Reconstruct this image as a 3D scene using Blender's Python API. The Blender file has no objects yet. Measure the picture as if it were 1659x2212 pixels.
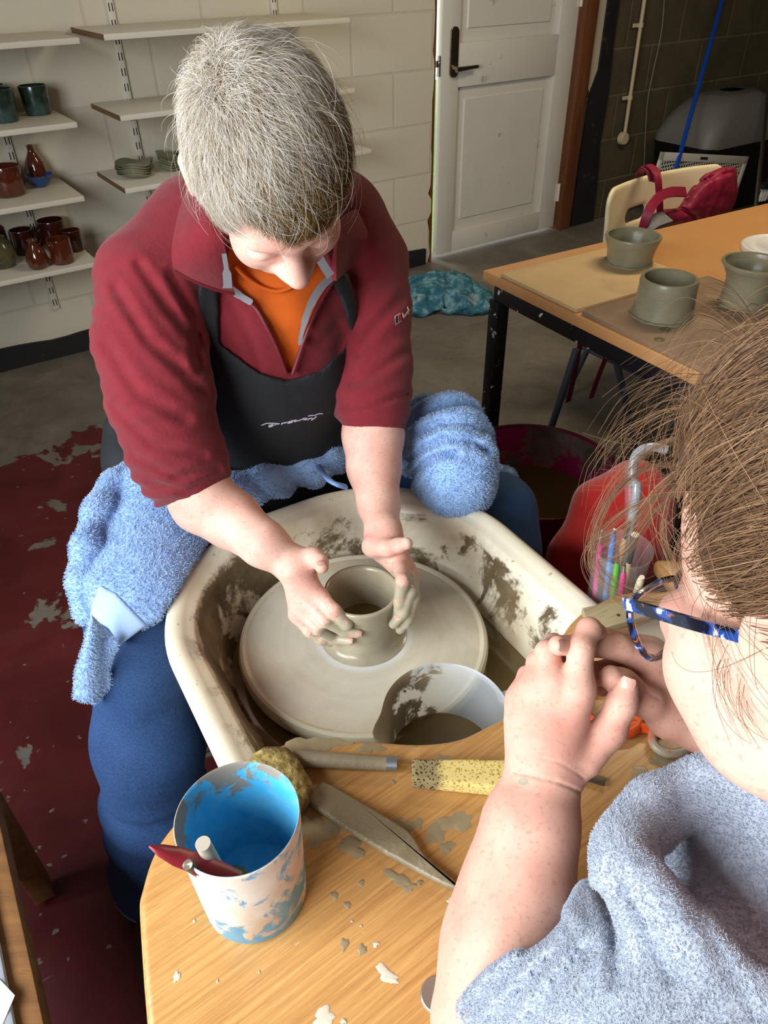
import bpy, bmesh, math, random
import numpy as np
from mathutils import Vector, Matrix
SC = bpy.context.scene
COL = SC.collection
rng = np.random.default_rng(7)
random.seed(7)
# ---------------------------------------------------------------- camera model (fixed place in the room)
H = 1.42; F = 1600.0; CX, CY = 829.5, 1106.0
_dn = np.array([40.0, -2094.0, 1600.0]); _dn /= np.linalg.norm(_dn)
_up = -_dn; _f = np.array([0, 0, 1.0]); _fw = _f - _f.dot(_up) * _up; _fw /= np.linalg.norm(_fw)
_rt = np.cross(_fw, _up)
if _rt[0] < 0: _rt = -_rt
CM = np.array([_rt, _fw, _up]); CO = np.array([0, 0, H])
def ray(u, v): return CM @ np.array([(u - CX) / F, -(v - CY) / F, 1.0])
def D(u, v, zc): return CO + ray(u, v) * zc
def P(u, v, z):
    r = ray(u, v); return CO + r * ((z - H) / r[2])
def PL(u, v, n, d):
    r = ray(u, v); return CO + r * ((d - n.dot(CO)) / n.dot(r))
TH = math.radians(33.5)
W = np.array([math.cos(TH), math.sin(TH), 0]); N = np.array([-math.sin(TH), math.cos(TH), 0])   # along / into the back wall
PD = np.array([math.cos(math.radians(30)), .5, 0]); AD = np.array([.5, -math.cos(math.radians(30)), 0])  # across / along the wheel
Z = np.array([0, 0, 1.0])
def PT(u, v, t): return PL(u, v, N, t)
def PA(u, v, a): return PL(u, v, AD, a)
def ws(s, t, z=0.): return s * W + t * N + z * Z
def wp(p, a, z=0.): return p * PD + a * AD + z * Z
def zc_of(p): return float((CM.T @ (np.asarray(p) - CO))[2])
def projv(Pt):
    c = (Pt - CO.astype(np.float32)) @ CM.astype(np.float32)
    return CX + F * c[:, 0] / c[:, 2], CY - F * c[:, 1] / c[:, 2]
# ---------------------------------------------------------------- objects
def _wl(o):
    v = np.zeros(3)
    while o is not None:
        v = v + np.array(o.location); o = o.parent
    return v
def tag(o, label=None, cat=None, group=None, kind=None):
    if label: o['label'] = label
    if cat: o['category'] = cat
    if group: o['group'] = group
    if kind: o['kind'] = kind
    return o
def thing(name, label, cat, loc, group=None):
    o = bpy.data.objects.new(name, None); COL.objects.link(o); o.empty_display_size = .05
    o.location = tuple(float(x) for x in loc)
    return tag(o, label, cat, group)
def mobj(name, verts, faces, mat, parent=None, loc=None, smooth=True, sharp=None, label=None):
    """one mesh object from world-space vertices"""
    verts = np.asarray(verts, dtype=np.float64).reshape(-1, 3)
    if parent is not None: org = _wl(parent)
    elif loc is not None: org = np.array(loc, float)
    else: org = np.array([(verts[:, 0].min() + verts[:, 0].max()) / 2, (verts[:, 1].min() + verts[:, 1].max()) / 2, verts[:, 2].min()])
    me = bpy.data.meshes.new(name)
    if isinstance(faces, np.ndarray):
        nf, k = faces.shape
        me.vertices.add(len(verts)); me.vertices.foreach_set('co', (verts - org).astype(np.float32).ravel())
        me.loops.add(nf * k); me.loops.foreach_set('vertex_index', faces.astype(np.int32).ravel())
        me.polygons.add(nf); me.polygons.foreach_set('loop_start', np.arange(0, nf * k, k, dtype=np.int32))
        me.update(calc_edges=True); me.validate()
    else:
        me.from_pydata((verts - org).tolist(), [], [list(map(int, f)) for f in faces]); me.update()
    if smooth: me.polygons.foreach_set('use_smooth', np.ones(len(me.polygons), bool))
    if sharp is not None: me.set_sharp_from_angle(angle=math.radians(sharp))
    o = bpy.data.objects.new(name, me); COL.objects.link(o)
    if mat is not None: me.materials.append(mat)
    if parent is not None: o.parent = parent
    else: o.location = tuple(org)
    if label: o['label'] = label
    return o
def bm_to(bm):
    bm.verts.ensure_lookup_table(); bm.verts.index_update()
    v = np.array([x.co[:] for x in bm.verts]); f = [[x.index for x in p.verts] for p in bm.faces]
    bm.free(); return v, f
class MB:
    """collects shapes into one mesh"""
    def __init__(s): s.v = []; s.f = []; s.n = 0
    def add(s, v, f):
        v = np.asarray(v).reshape(-1, 3); s.v.append(v)
        for q in f: s.f.append([int(i) + s.n for i in q])
        s.n += len(v); return s
    def box(s, c, dim, ax=None, bev=0.0, seg=2):
        ax = (np.array([1, 0, 0.]), np.array([0, 1, 0.]), Z) if ax is None else ax
        bm = bmesh.new(); bmesh.ops.create_cube(bm, size=1)
        for q in bm.verts: q.co = Vector((q.co.x * dim[0], q.co.y * dim[1], q.co.z * dim[2]))
        if bev > 0: bmesh.ops.bevel(bm, geom=list(bm.edges) + list(bm.verts), offset=bev, segments=seg, affect='EDGES', profile=.5)
        v, f = bm_to(bm)
        return s.add(np.asarray(c) + v[:, :1] * ax[0] + v[:, 1:2] * ax[1] + v[:, 2:] * ax[2], f)
    def tube(s, pts, r, n=10, cap=True, flat=None):
        pts = [np.asarray(p, float) for p in pts]; k = len(pts)
        rr = [r] * k if np.isscalar(r) else list(r)
        v = []; ref = None
        for i in range(k):
            t = pts[min(i + 1, k - 1)] - pts[max(i - 1, 0)]; t /= (np.linalg.norm(t) + 1e-12)
            if ref is None: ref = np.cross(t, Z) if abs(t[2]) < .9 else np.cross(t, [1, 0, 0])
            ref = ref - ref.dot(t) * t; ref /= np.linalg.norm(ref); b = np.cross(t, ref)
            for j in range(n):
                an = 2 * math.pi * j / n; v.append(pts[i] + rr[i] * (math.cos(an) * ref + math.sin(an) * b * (flat or 1)))
        f = []
        for i in range(k - 1):
            for j in range(n): f.append((i * n + j, i * n + (j + 1) % n, (i + 1) * n + (j + 1) % n, (i + 1) * n + j))
        if cap: f.append(tuple(range(n))[::-1]); f.append(tuple((k - 1) * n + j for j in range(n)))
        return s.add(v, f)
    def lathe(s, c, prof, n=48, ax=None, wob=None):
        """prof: (r, z) list; closed at r=0 ends"""
        ax = (np.array([1, 0, 0.]), np.array([0, 1, 0.]), Z) if ax is None else ax
        v = []; f = []; k = len(prof); c = np.asarray(c, float)
        for i, (r, z) in enumerate(prof):
            for j in range(n):
                an = 2 * math.pi * j / n; q = r * (wob(an, i) if wob else 1)
                v.append(c + q * math.cos(an) * ax[0] + q * math.sin(an) * ax[1] + z * ax[2])
        for i in range(k - 1):
            for j in range(n): f.append((i * n + j, i * n + (j + 1) % n, (i + 1) * n + (j + 1) % n, (i + 1) * n + j))
        return s.add(v, f)
    def prism(s, outline, d0, d1, c=(0, 0, 0), ax=None, bev=0, seg=3):
        ax = (np.array([1, 0, 0.]), np.array([0, 1, 0.]), Z) if ax is None else ax
        bm = bmesh.new(); vs = [bm.verts.new((x, y, d0)) for x, y in outline]; fc = bm.faces.new(vs)
        r = bmesh.ops.extrude_face_region(bm, geom=[fc])
        for q in r['geom']:
            if isinstance(q, bmesh.types.BMVert): q.co.z = d1
        bmesh.ops.recalc_face_normals(bm, faces=bm.faces)
        if bev > 0:
            es = [e for e in bm.edges if abs(e.verts[0].co.z - e.verts[1].co.z) < 1e-9]
            bmesh.ops.bevel(bm, geom=es, offset=bev, segments=seg, affect='EDGES', profile=.5)
        v, f = bm_to(bm)
        return s.add(np.asarray(c) + v[:, :1] * ax[0] + v[:, 1:2] * ax[1] + v[:, 2:] * ax[2], f)
    def build(s, name, mat, parent=None, loc=None, smooth=True, sharp=40, label=None):
        return mobj(name, np.concatenate(s.v), s.f, mat, parent, loc, smooth, sharp, label)
def spline(pts, n=8, closed=False):
    """Catmull-Rom"""
    p = [np.asarray(q, float) for q in pts]; k = len(p); out = []
    for i in range(k if closed else k - 1):
        g = (lambda j: p[j % k]) if closed else (lambda j: p[max(0, min(k - 1, j))])
        a, b, c, d = g(i - 1), g(i), g(i + 1), g(i + 2)
        for j in range(n):
            t = j / n
            out.append(.5 * ((2 * b) + (-a + c) * t + (2 * a - 5 * b + 4 * c - d) * t * t + (-a + 3 * b - 3 * c + d) * t ** 3))
    if not closed: out.append(p[-1])
    return out
def rrect(w, h, r, n=6, cx=0, cy=0):
    o = []
    for sx, sy, a0 in ((1, 1, 0), (-1, 1, 90), (-1, -1, 180), (1, -1, 270)):
        for i in range(n + 1):
            a = math.radians(a0 + 90 * i / n); o.append((cx + sx * (w / 2 - r) + r * math.cos(a), cy + sy * (h / 2 - r) + r * math.sin(a)))
    return o
def copy_tree(o, parent=None):
    c = o.copy(); COL.objects.link(c)
    if parent is not None: c.parent = parent
    for ch in list(o.children): copy_tree(ch, c)
    return c
WAX = (W, N, Z); PAX = (PD, -AD, Z)
# ---------------------------------------------------------------- materials
def lin(c):
    return tuple(((x / 255) / 12.92 if x / 255 <= .04045 else ((x / 255 + .055) / 1.055) ** 2.4) for x in c[:3]) + (1.0,)
class NT:
    def __init__(s, name):
        s.m = bpy.data.materials.new(name); s.m.use_nodes = True; s.t = s.m.node_tree
        s.b = s.t.nodes['Principled BSDF']; s.co = None
    def n(s, typ, **kw):
        q = s.t.nodes.new(typ)
        for k, v in kw.items():
            if k.startswith('i_'): q.inputs[k[2:].replace('_', ' ')].default_value = v
            elif isinstance(k, str): setattr(q, k, v)
        return q
    def l(s, a, b): s.t.links.new(a, b)
    def coord(s, which='Object', scale=None, rot=None):
        tc = s.n('ShaderNodeTexCoord'); o = tc.outputs[which]
        if scale is not None or rot is not None:
            mp = s.n('ShaderNodeMapping')
            if scale is not None: mp.inputs['Scale'].default_value = scale
            if rot is not None: mp.inputs['Rotation'].default_value = rot
            s.l(o, mp.inputs['Vector']); o = mp.outputs[0]
        return o
    def noise(s, scale, detail=4, rough=.55, vec=None, dist=0):
        q = s.n('ShaderNodeTexNoise'); q.inputs['Scale'].default_value = scale; q.inputs['Detail'].default_value = detail
        q.inputs['Roughness'].default_value = rough; q.inputs['Distortion'].default_value = dist
        s.l(vec if vec is not None else s.coord(), q.inputs['Vector']); return q.outputs['Fac']
    def ramp(s, fac, lo, hi, a=0., b=1.):
        q = s.n('ShaderNodeMapRange'); q.inputs[1].default_value = lo; q.inputs[2].default_value = hi
        q.inputs[3].default_value = a; q.inputs[4].default_value = b; s.l(fac, q.inputs[0]); return q.outputs[0]
    def math(s, op, a, b=None):
        q = s.n('ShaderNodeMath', operation=op)
        for i, x in enumerate((a, b)):
            if x is None: continue
            if isinstance(x, (int, float)): q.inputs[i].default_value = x
            else: s.l(x, q.inputs[i])
        return q.outputs[0]
    def mix(s, fac, a, b):
        q = s.n('ShaderNodeMix', data_type='RGBA')
        for i, x in ((0, fac), (6, a), (7, b)):
            if isinstance(x, (int, float)): q.inputs[i].default_value = x
            elif isinstance(x, (tuple, list)): q.inputs[i].default_value = x
            else: s.l(x, q.inputs[i])
        return q.outputs[2]
    def attr(s, name):
        q = s.n('ShaderNodeAttribute'); q.attribute_name = name; return q.outputs['Fac']
    def set(s, name, x):
        i = s.b.inputs[name]
        if isinstance(x, (int, float, tuple)): i.default_value = x
        else: s.l(x, i)
    def bump(s, h, strength=.3, dist=.002):
        q = s.n('ShaderNodeBump'); q.inputs['Strength'].default_value = strength; q.inputs['Distance'].default_value = dist
        s.l(h, q.inputs['Height']); s.l(q.outputs[0], s.b.inputs['Normal']); return q
def M(name, col, rough=.6, metal=0, var=None, bump=None, spots=(), sheen=0, coat=0, sss=0, trans=0, spec=.5, alpha=1, ior=1.5, scale=None):
    """procedural principled material. var=(scale, amount); bump=(scale,strength,dist); spots=[(kind, colour, scale, lo, hi[, rough])]"""
    t = NT(name); c = lin(col)
    vec = t.coord(scale=scale) if scale else t.coord()
    out = c
    if var:
        f = t.ramp(t.noise(var[0], 5, .6, vec), .3, .7)
        out = t.mix(f, tuple(x * (1 - var[1]) for x in c[:3]) + (1,), tuple(min(1, x * (1 + var[1])) for x in c[:3]) + (1,))
    ro = rough
    for sp in spots:
        kind, sc_, s_, lo, hi = sp[:5]
        if kind == 'noise': f = t.ramp(t.noise(s_, 6, .6, vec), lo, hi)
        elif kind == 'attr': f = t.ramp(t.attr(s_), lo, hi)
        elif kind == 'attrn': f = t.ramp(t.math('ADD', t.attr(s_), t.ramp(t.noise(sp[6] if len(sp) > 6 else 60, 5, .65, vec), 0, 1, -.5, .5)), lo, hi)
        out = t.mix(f, out, lin(sc_))
        if len(sp) > 5 and sp[5] is not None:
            q = t.n('ShaderNodeMix', data_type='FLOAT'); t.l(f, q.inputs[0])
            if isinstance(ro, (int, float)): q.inputs[2].default_value = ro
            else: t.l(ro, q.inputs[2])
            q.inputs[3].default_value = sp[5]; ro = q.outputs[0]
    t.set('Base Color', out); t.set('Roughness', ro); t.set('Metallic', metal); t.set('Specular IOR Level', spec)
    t.set('Sheen Weight', sheen); t.set('Coat Weight', coat); t.set('IOR', ior)
    if sss: t.set('Subsurface Weight', sss); t.set('Subsurface Radius', (1., .35, .2)); t.set('Subsurface Scale', .006)
    if trans: t.set('Transmission Weight', trans)
    if alpha < 1: t.set('Alpha', alpha)
    if bump:
        t.bump(t.noise(bump[0], 6, .6, vec), bump[1], bump[2] if len(bump) > 2 else .002)
    t.m.diffuse_color = c
    return t.m
# ---------------------------------------------------------------- implicit surfaces
def _h(ix, iy, iz):
    with np.errstate(over='ignore'):
        n = (ix * np.int32(374761393)) ^ (iy * np.int32(668265263)) ^ (iz * np.int32(1274126177))
        n = (n ^ (n >> np.int32(13))) * np.int32(1274126177)
        n = n ^ (n >> np.int32(16))
    return (n & np.int32(0xffff)).astype(np.float32) / 32767.5 - 1
def vnoise(Q, f=1.0):
    """smooth value noise -1..1"""
    q = Q * np.float32(f); i = np.floor(q).astype(np.int32); w = q - i; w = w * w * (3 - 2 * w)
    o = 0
    for dx in (0, 1):
        for dy in (0, 1):
            for dz in (0, 1):
                k = (w[:, 0] if dx else 1 - w[:, 0]) * (w[:, 1] if dy else 1 - w[:, 1]) * (w[:, 2] if dz else 1 - w[:, 2])
                o = o + k * _h(i[:, 0] + dx, i[:, 1] + dy, i[:, 2] + dz)
    return o
def f32(x): return np.asarray(x, dtype=np.float32)
def rc(Q, a, b, ra, rb):
    a = f32(a); b = f32(b); ab = b - a; L = float(ab @ ab) + 1e-12
    t = np.clip(((Q - a) @ ab) / L, 0, 1); d = Q - a - t[:, None] * ab
    return np.sqrt((d * d).sum(1)) - (ra + t * (rb - ra)).astype(np.float32)
def ell(Q, c, r, R=None):
    d = Q - f32(c)
    if R is not None: d = d @ f32(R).T     # rows of R: local axes
    r = f32(r); k0 = np.sqrt(((d / r) ** 2).sum(1)); k1 = np.sqrt(((d / (r * r)) ** 2).sum(1))
    return k0 * (k0 - 1) / (k1 + 1e-9)
def smin(a, b, k):
    h = np.maximum(k - np.abs(a - b), 0) / k; return np.minimum(a, b) - h * h * k * .25
def smax(a, b, k): return -smin(-a, -b, k)
def chain(Q, pts, rad, k=.01):
    d = None
    for i in range(len(pts) - 1):
        e = rc(Q, pts[i], pts[i + 1], rad[i], rad[i + 1]); d = e if d is None else smin(d, e, k)
    return d
def poly2d(u, v, poly):
    """signed distance (negative inside) to a 2-D polygon"""
    p = np.asarray(poly, np.float32); n = len(p); d = np.full(u.shape, 1e9, np.float32); s = np.ones(u.shape, np.float32)
    for i in range(n):
        a = p[i]; b = p[i - 1]; ex, ey = b - a; wx = u - a[0]; wy = v - a[1]
        t = np.clip((wx * ex + wy * ey) / (ex * ex + ey * ey + 1e-9), 0, 1); bx = wx - ex * t; by = wy - ey * t
        d = np.minimum(d, bx * bx + by * by)
        c1 = v >= a[1]; c2 = v < b[1]; c3 = ex * wy > ey * wx
        flip = (c1 & c2 & c3) | (~c1 & ~c2 & ~c3); s = np.where(flip, -s, s)
    return s * np.sqrt(d)
def line2d(u, v, pts):
    p = np.asarray(pts, np.float32); d = np.full(u.shape, 1e9, np.float32)
    for i in range(len(p) - 1):
        a = p[i]; e = p[i + 1] - a; wx = u - a[0]; wy = v - a[1]
        t = np.clip((wx * e[0] + wy * e[1]) / (e @ e + 1e-9), 0, 1)
        d = np.minimum(d, (wx - e[0] * t) ** 2 + (wy - e[1] * t) ** 2)
    return np.sqrt(d)
def isosurface(fn, lo, hi, h, slack=1.6):
    """surface nets over blocks that lie near the zero set"""
    lo = np.asarray(lo, float); B = 8
    nb = np.ceil((np.asarray(hi, float) - lo) / (h * B)).astype(int); n = nb * B + 1
    g = [np.arange(k) for k in nb]
    I, J, K = [x.ravel() for x in np.meshgrid(*g, indexing='ij')]
    cen = f32(lo + (np.stack([I, J, K], 1) * B + B / 2) * h)
    dc = np.concatenate([fn(cen[i:i + 400000]) for i in range(0, len(cen), 400000)])
    G = np.where(dc.reshape(nb) > 0, 1, -1).astype(np.float32)
    G = np.repeat(np.repeat(np.repeat(G, B, 0), B, 1), B, 2); G = np.pad(G, ((0, 1),) * 3, mode='edge')
    act = np.nonzero(np.abs(dc) < h * B * .9 * slack)[0]
    lg = np.arange(B + 1); LX, LY, LZ = [x.ravel() for x in np.meshgrid(lg, lg, lg, indexing='ij')]
    per = max(1, 1500000 // len(LX))
    for s in range(0, len(act), per):
        a = act[s:s + per]
        gx = I[a][:, None] * B + LX; gy = J[a][:, None] * B + LY; gz = K[a][:, None] * B + LZ
        Q = f32(lo + np.stack([gx.ravel(), gy.ravel(), gz.ravel()], 1) * h)
        G[gx.ravel(), gy.ravel(), gz.ravel()] = fn(Q)
    S = G < 0; c = S[:-1, :-1, :-1].astype(np.int8)
    for dx in (0, 1):
        for dy in (0, 1):
            for dz in (0, 1):
                if dx + dy + dz: c = c + S[dx:S.shape[0] - 1 + dx, dy:S.shape[1] - 1 + dy, dz:S.shape[2] - 1 + dz]
    ci = np.stack(np.nonzero((c > 0) & (c < 8)), 1)
    idx = np.full(c.shape, -1, np.int32); idx[ci[:, 0], ci[:, 1], ci[:, 2]] = np.arange(len(ci))
    cor = [(a, b, d) for a in (0, 1) for b in (0, 1) for d in (0, 1)]
    val = np.stack([G[ci[:, 0] + a, ci[:, 1] + b, ci[:, 2] + d] for a, b, d in cor], 1)
    acc = np.zeros((len(ci), 3)); cnt = np.zeros(len(ci))
    for i in range(8):
        for j in range(i + 1, 8):
            df = [abs(cor[i][q] - cor[j][q]) for q in range(3)]
            if sum(df) != 1: continue
            va, vb = val[:, i], val[:, j]; m = (va < 0) != (vb < 0)
            t = np.where(m, va / np.where(m, va - vb, 1), 0)
            pt = np.array(cor[i])[None] + t[:, None] * (np.array(cor[j]) - np.array(cor[i]))[None]
            acc += np.where(m[:, None], pt, 0); cnt += m
    V = lo + (ci + acc / cnt[:, None]) * h
    Fs = []
    for ax in range(3):
        sl = [slice(None)] * 3; sr = [slice(None)] * 3; sl[ax] = slice(0, -1); sr[ax] = slice(1, None)
        A = S[tuple(sl)]; Bq = S[tuple(sr)]; m = A != Bq; e = np.stack(np.nonzero(m), 1)
        o1, o2 = (ax + 1) % 3, (ax + 2) % 3
        ok = (e[:, o1] > 0) & (e[:, o2] > 0) & (e[:, o1] < c.shape[o1]) & (e[:, o2] < c.shape[o2]); e = e[ok]
        ins = A[e[:, 0], e[:, 1], e[:, 2]]
        q = []
        for d1, d2 in ((-1, -1), (0, -1), (0, 0), (-1, 0)):
            w = e.copy(); w[:, o1] += d1; w[:, o2] += d2; q.append(idx[w[:, 0], w[:, 1], w[:, 2]])
        q = np.stack(q, 1); q[~ins] = q[~ins][:, ::-1]; Fs.append(q)
    Fq = np.concatenate(Fs); Fq = Fq[(Fq >= 0).all(1)]
    return V, Fq
def relax(V, Fq, it=2, lam=.5):
    e = np.concatenate([Fq[:, [0, 1]], Fq[:, [1, 2]], Fq[:, [2, 3]], Fq[:, [3, 0]]])
    for _ in range(it):
        acc = np.zeros_like(V); cnt = np.zeros(len(V))
        for a, b in ((0, 1), (1, 0)):
            for k in range(3): acc[:, k] += np.bincount(e[:, a], V[e[:, b], k], len(V))
            cnt += np.bincount(e[:, a], minlength=len(V))
        V = V + lam * (acc / np.maximum(cnt, 1)[:, None] - V)
    return V
def biggest(V, Fq):
    lab = np.arange(len(V)); e = np.concatenate([Fq[:, [0, 1]], Fq[:, [1, 2]], Fq[:, [2, 3]], Fq[:, [3, 0]]])
    while True:
        m = lab.copy(); np.minimum.at(m, e[:, 0], lab[e[:, 1]]); np.minimum.at(m, e[:, 1], lab[e[:, 0]]); m = m[m]
        if (m == lab).all(): break
        lab = m
    k = np.bincount(lab).argmax(); keep = lab == k; idx = np.cumsum(keep) - 1
    return V[keep], idx[Fq[keep[Fq[:, 0]]]]
def set_attr(o, name, vals):
    a = o.data.attributes.new(name, 'FLOAT', 'POINT'); a.data.foreach_set('value', np.asarray(vals, np.float32))
def sobj(name, fn, lo, hi, h, mat, parent=None, loc=None, smooth_it=1, label=None, attrs=None, slack=1.6, one=False):
    V, Fq = isosurface(fn, lo, hi, h, slack)
    if one: V, Fq = biggest(V, Fq)
    if smooth_it: V = relax(V, Fq, smooth_it)
    o = mobj(name, V, Fq, mat, parent, loc, label=label)
    for k, g in (attrs or {}).items(): set_attr(o, k, g(f32(V)))
    o_data[o.name] = (V, Fq)
    return o
o_data = {}
def strands(name, pts, rad, mat, parent=None, loc=None, kind=None):
    """pts (n,k,3) world; rad (k,) or (n,k)"""
    n, k, _ = pts.shape
    cu = bpy.data.hair_curves.new(name); cu.add_curves([k] * n)
    org = _wl(parent) if parent is not None else np.asarray(loc, float)
    cu.attributes['position'].data.foreach_set('vector', (pts - org).astype(np.float32).ravel())
    r = np.broadcast_to(np.asarray(rad, np.float32), (n, k))
    at = cu.attributes.get('radius') or cu.attributes.new('radius', 'FLOAT', 'POINT')
    at.data.foreach_set('value', np.ascontiguousarray(r).ravel())
    o = bpy.data.objects.new(name, cu); COL.objects.link(o); cu.materials.append(mat)
    if parent is not None: o.parent = parent
    else: o.location = tuple(org)
    if kind: o['kind'] = kind
    return o
def surf_sample(V, Fq, n, mask=None, g=None):
    """area-weighted points + normals on a quad mesh"""
    g = g or rng
    a, b, c, d = V[Fq[:, 0]], V[Fq[:, 1]], V[Fq[:, 2]], V[Fq[:, 3]]
    nr = np.cross(c - a, d - b); ar = np.linalg.norm(nr, axis=1); cen = (a + b + c + d) / 4
    w = ar.copy()
    if mask is not None: w = w * mask(f32(cen))
    w /= w.sum(); i = g.choice(len(Fq), n, p=w); s = g.random((n, 1)); t = g.random((n, 1))
    p = (a[i] * (1 - s) + b[i] * s) * (1 - t) + (d[i] * (1 - s) + c[i] * s) * t
    # smooth vertex normals
    vn = np.zeros_like(V)
    for q in range(4):
        for k in range(3): vn[:, k] += np.bincount(Fq[:, q], nr[:, k], len(V))
    vn /= np.linalg.norm(vn, axis=1)[:, None] + 1e-12
    m = (vn[Fq[i, 0]] * (1 - s) + vn[Fq[i, 1]] * s) * (1 - t) + (vn[Fq[i, 3]] * (1 - s) + vn[Fq[i, 2]] * s) * t
    m /= np.linalg.norm(m, axis=1)[:, None] + 1e-12
    return p, m
# ================================================================ setting
def m_floor():
    t = NT('floor_paint'); vec = t.coord()
    conc = t.mix(t.ramp(t.noise(3, 8, .65, vec, 1.5), .3, .7), lin((96, 89, 80)), lin((130, 123, 112)))
    conc = t.mix(t.ramp(t.noise(14, 6, .7, vec, .6), .55, .75), conc, lin((92, 84, 76)))
    red = t.mix(t.ramp(t.noise(5, 6, .6, vec, .5), .35, .7), lin((78, 18, 21)), lin((100, 32, 34)))
    dust = t.ramp(t.noise(2.2, 7, .7, vec, 1.), .5, .85, 0, .5); red = t.mix(dust, red, lin((104, 66, 64)))
    sx = t.n('ShaderNodeSeparateXYZ'); t.l(vec, sx.inputs[0])
    # paint survives on the left half of the room and wears off toward the back wall and the doorway
    tt = t.math('ADD', t.math('MULTIPLY', sx.outputs[0], N[0]), t.math('MULTIPLY', sx.outputs[1], N[1]))
    ss = t.math('ADD', t.math('MULTIPLY', sx.outputs[0], W[0]), t.math('MULTIPLY', sx.outputs[1], W[1]))
    g = t.math('MAXIMUM', t.ramp(tt, 2.45, 2.95, 0, .62), t.ramp(ss, .75, 1.35, 0, .34))
    chips = t.noise(6.5, 5, .55, vec, .4)
    big = t.noise(2.3, 2, .5, vec)
    f = t.math('ADD', t.math('ADD', chips, t.math('MULTIPLY', big, .25)), g)
    f = t.ramp(f, .735, .752)
    flecks = t.ramp(t.noise(38, 3, .5, vec), .685, .70)
    f = t.math('MAXIMUM', f, flecks)
    t.set('Base Color', t.mix(f, red, conc)); t.set('Roughness', t.ramp(f, 0, 1, .42, .7))
    b = t.math('ADD', t.math('MULTIPLY', f, -1.), t.math('MULTIPLY', t.noise(60, 4, .6, vec), .35)); t.bump(b, .25, .003)
    return t.m
def m_block(name, c1, c2, mortar, rough, bs, painted):
    t = NT(name)
    vec = t.coord(rot=(0, 0, -TH))
    sx = t.n('ShaderNodeSeparateXYZ'); t.l(vec, sx.inputs[0])
    cb = t.n('ShaderNodeCombineXYZ'); t.l(sx.outputs[0], cb.inputs[0]); t.l(sx.outputs[2], cb.inputs[1])
    br = t.n('ShaderNodeTexBrick'); t.l(cb.outputs[0], br.inputs['Vector']); br.inputs['Scale'].default_value = 1
    br.inputs['Brick Width'].default_value = .46; br.inputs['Row Height'].default_value = .235
    br.inputs['Mortar Size'].default_value = .009; br.inputs['Mortar Smooth'].default_value = .6
    br.inputs['Color1'].default_value = lin(c1); br.inputs['Color2'].default_value = lin(c2); br.inputs['Mortar'].default_value = lin(mortar)
    n1 = t.noise(4, 7, .65, vec, .6)
    col = t.mix(t.ramp(n1, .3, .75, 0, .55 if not painted else .12), br.outputs['Color'], lin(tuple(int(x * (.45 if not painted else .85)) for x in c1)))
    t.set('Base Color', col); t.set('Roughness', rough); t.set('Specular IOR Level', .25)
    h = t.math('ADD', t.math('MULTIPLY', br.outputs['Fac'], -.9), t.math('ADD', t.math('MULTIPLY', t.noise(90, 4, .6, vec), .5), t.math('MULTIPLY', n1, .5)))
    t.bump(h, bs, .006); return t.m
M_wall = m_block('white_painted_block', (222, 214, 194), (219, 211, 191), (212, 204, 183), .75, .35, True)
M_bare = m_block('bare_concrete_block', (104, 93, 70), (92, 82, 62), (128, 114, 86), .9, .6, False)
M_white = M('white_gloss_paint', (226, 222, 212), .4, var=(6, .03), bump=(40, .05), spots=[('noise', (170, 160, 140), 9, .66, .75)])
M_black = M('bitumen_black', (26, 26, 27), .7, var=(6, .3), bump=(25, .5, .006), spots=[('noise', (70, 58, 46), 14, .62, .68)])
M_rwood = M('stained_frame_wood', (112, 66, 36), .55, var=(4, .3), bump=(40, .15), scale=(6, 6, .6), spots=[('noise', (58, 34, 20), 9, .6, .75)])
M_plaster = M('old_plaster', (196, 184, 160), .85, var=(5, .1), bump=(30, .4, .004))
M_ceil = M('dark_roof_boards', (92, 80, 66), .9, var=(4, .2))
M_dim = M('grey_unpainted_block', (104, 98, 88), .9, var=(4, .2), bump=(40, .3))
floor = mobj('floor', [ws(-1.35, -2.3), ws(6, -2.3), ws(6, 3.45), ws(-1.35, 3.45), ws(-1.35, -2.3, -.05), ws(6, -2.3, -.05), ws(6, 3.45, -.05), ws(-1.35, 3.45, -.05)],
             [(0, 1, 2, 3), (7, 6, 5, 4), (0, 4, 5, 1), (1, 5, 6, 2), (2, 6, 7, 3), (3, 7, 4, 0)], m_floor(), loc=(0, 0, 0), smooth=False); tag(floor, kind='structure')
def struct(mb, name, mat, **k): return tag(mb.build(name, mat, loc=(0, 0, 0), **k), kind='structure')
# painted wall with a ragged plaster edge beside the doorway
out = [(-1.35, 0), (2.52, 0)]
zz = 0
while zz < 2.6:
    zz += random.uniform(.03, .09); k = random.random()
    out.append((2.535 + random.uniform(-.006, .006) - (.014 if k > .82 else 0), min(zz, 2.6)))
out += [(-1.35, 2.6)]
NAX = (W, Z, -N)
struct(MB().prism(out, -3.5, -3.32, ax=NAX), 'wall_back', M_wall, smooth=False)
struct(MB().box(ws(4.83, 3.42, 1.3), (2.36, .18, 2.6), WAX), 'wall_rear', M_bare, smooth=False)
struct(MB().box(ws(3.05, 3.42, 2.33), (1.1, .18, .54), WAX), 'wall_lintel', M_wall, smooth=False)
struct(MB().box(ws(6.05, .55, 1.3), (.1, 5.7, 2.6), WAX), 'wall_right', M_bare, smooth=False)
struct(MB().box(ws(2.3, -2.35, 1.3), (7.4, .1, 2.6), WAX), 'wall_front', M_dim, smooth=False)
wl = MB()      # left wall with a long low window
wl.box(ws(-1.1, 2.4, 1.3), (.1, 2.2, 2.6), WAX).box(ws(-1.1, -1.55, 1.3), (.1, 1.7, 2.6), WAX)
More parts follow.
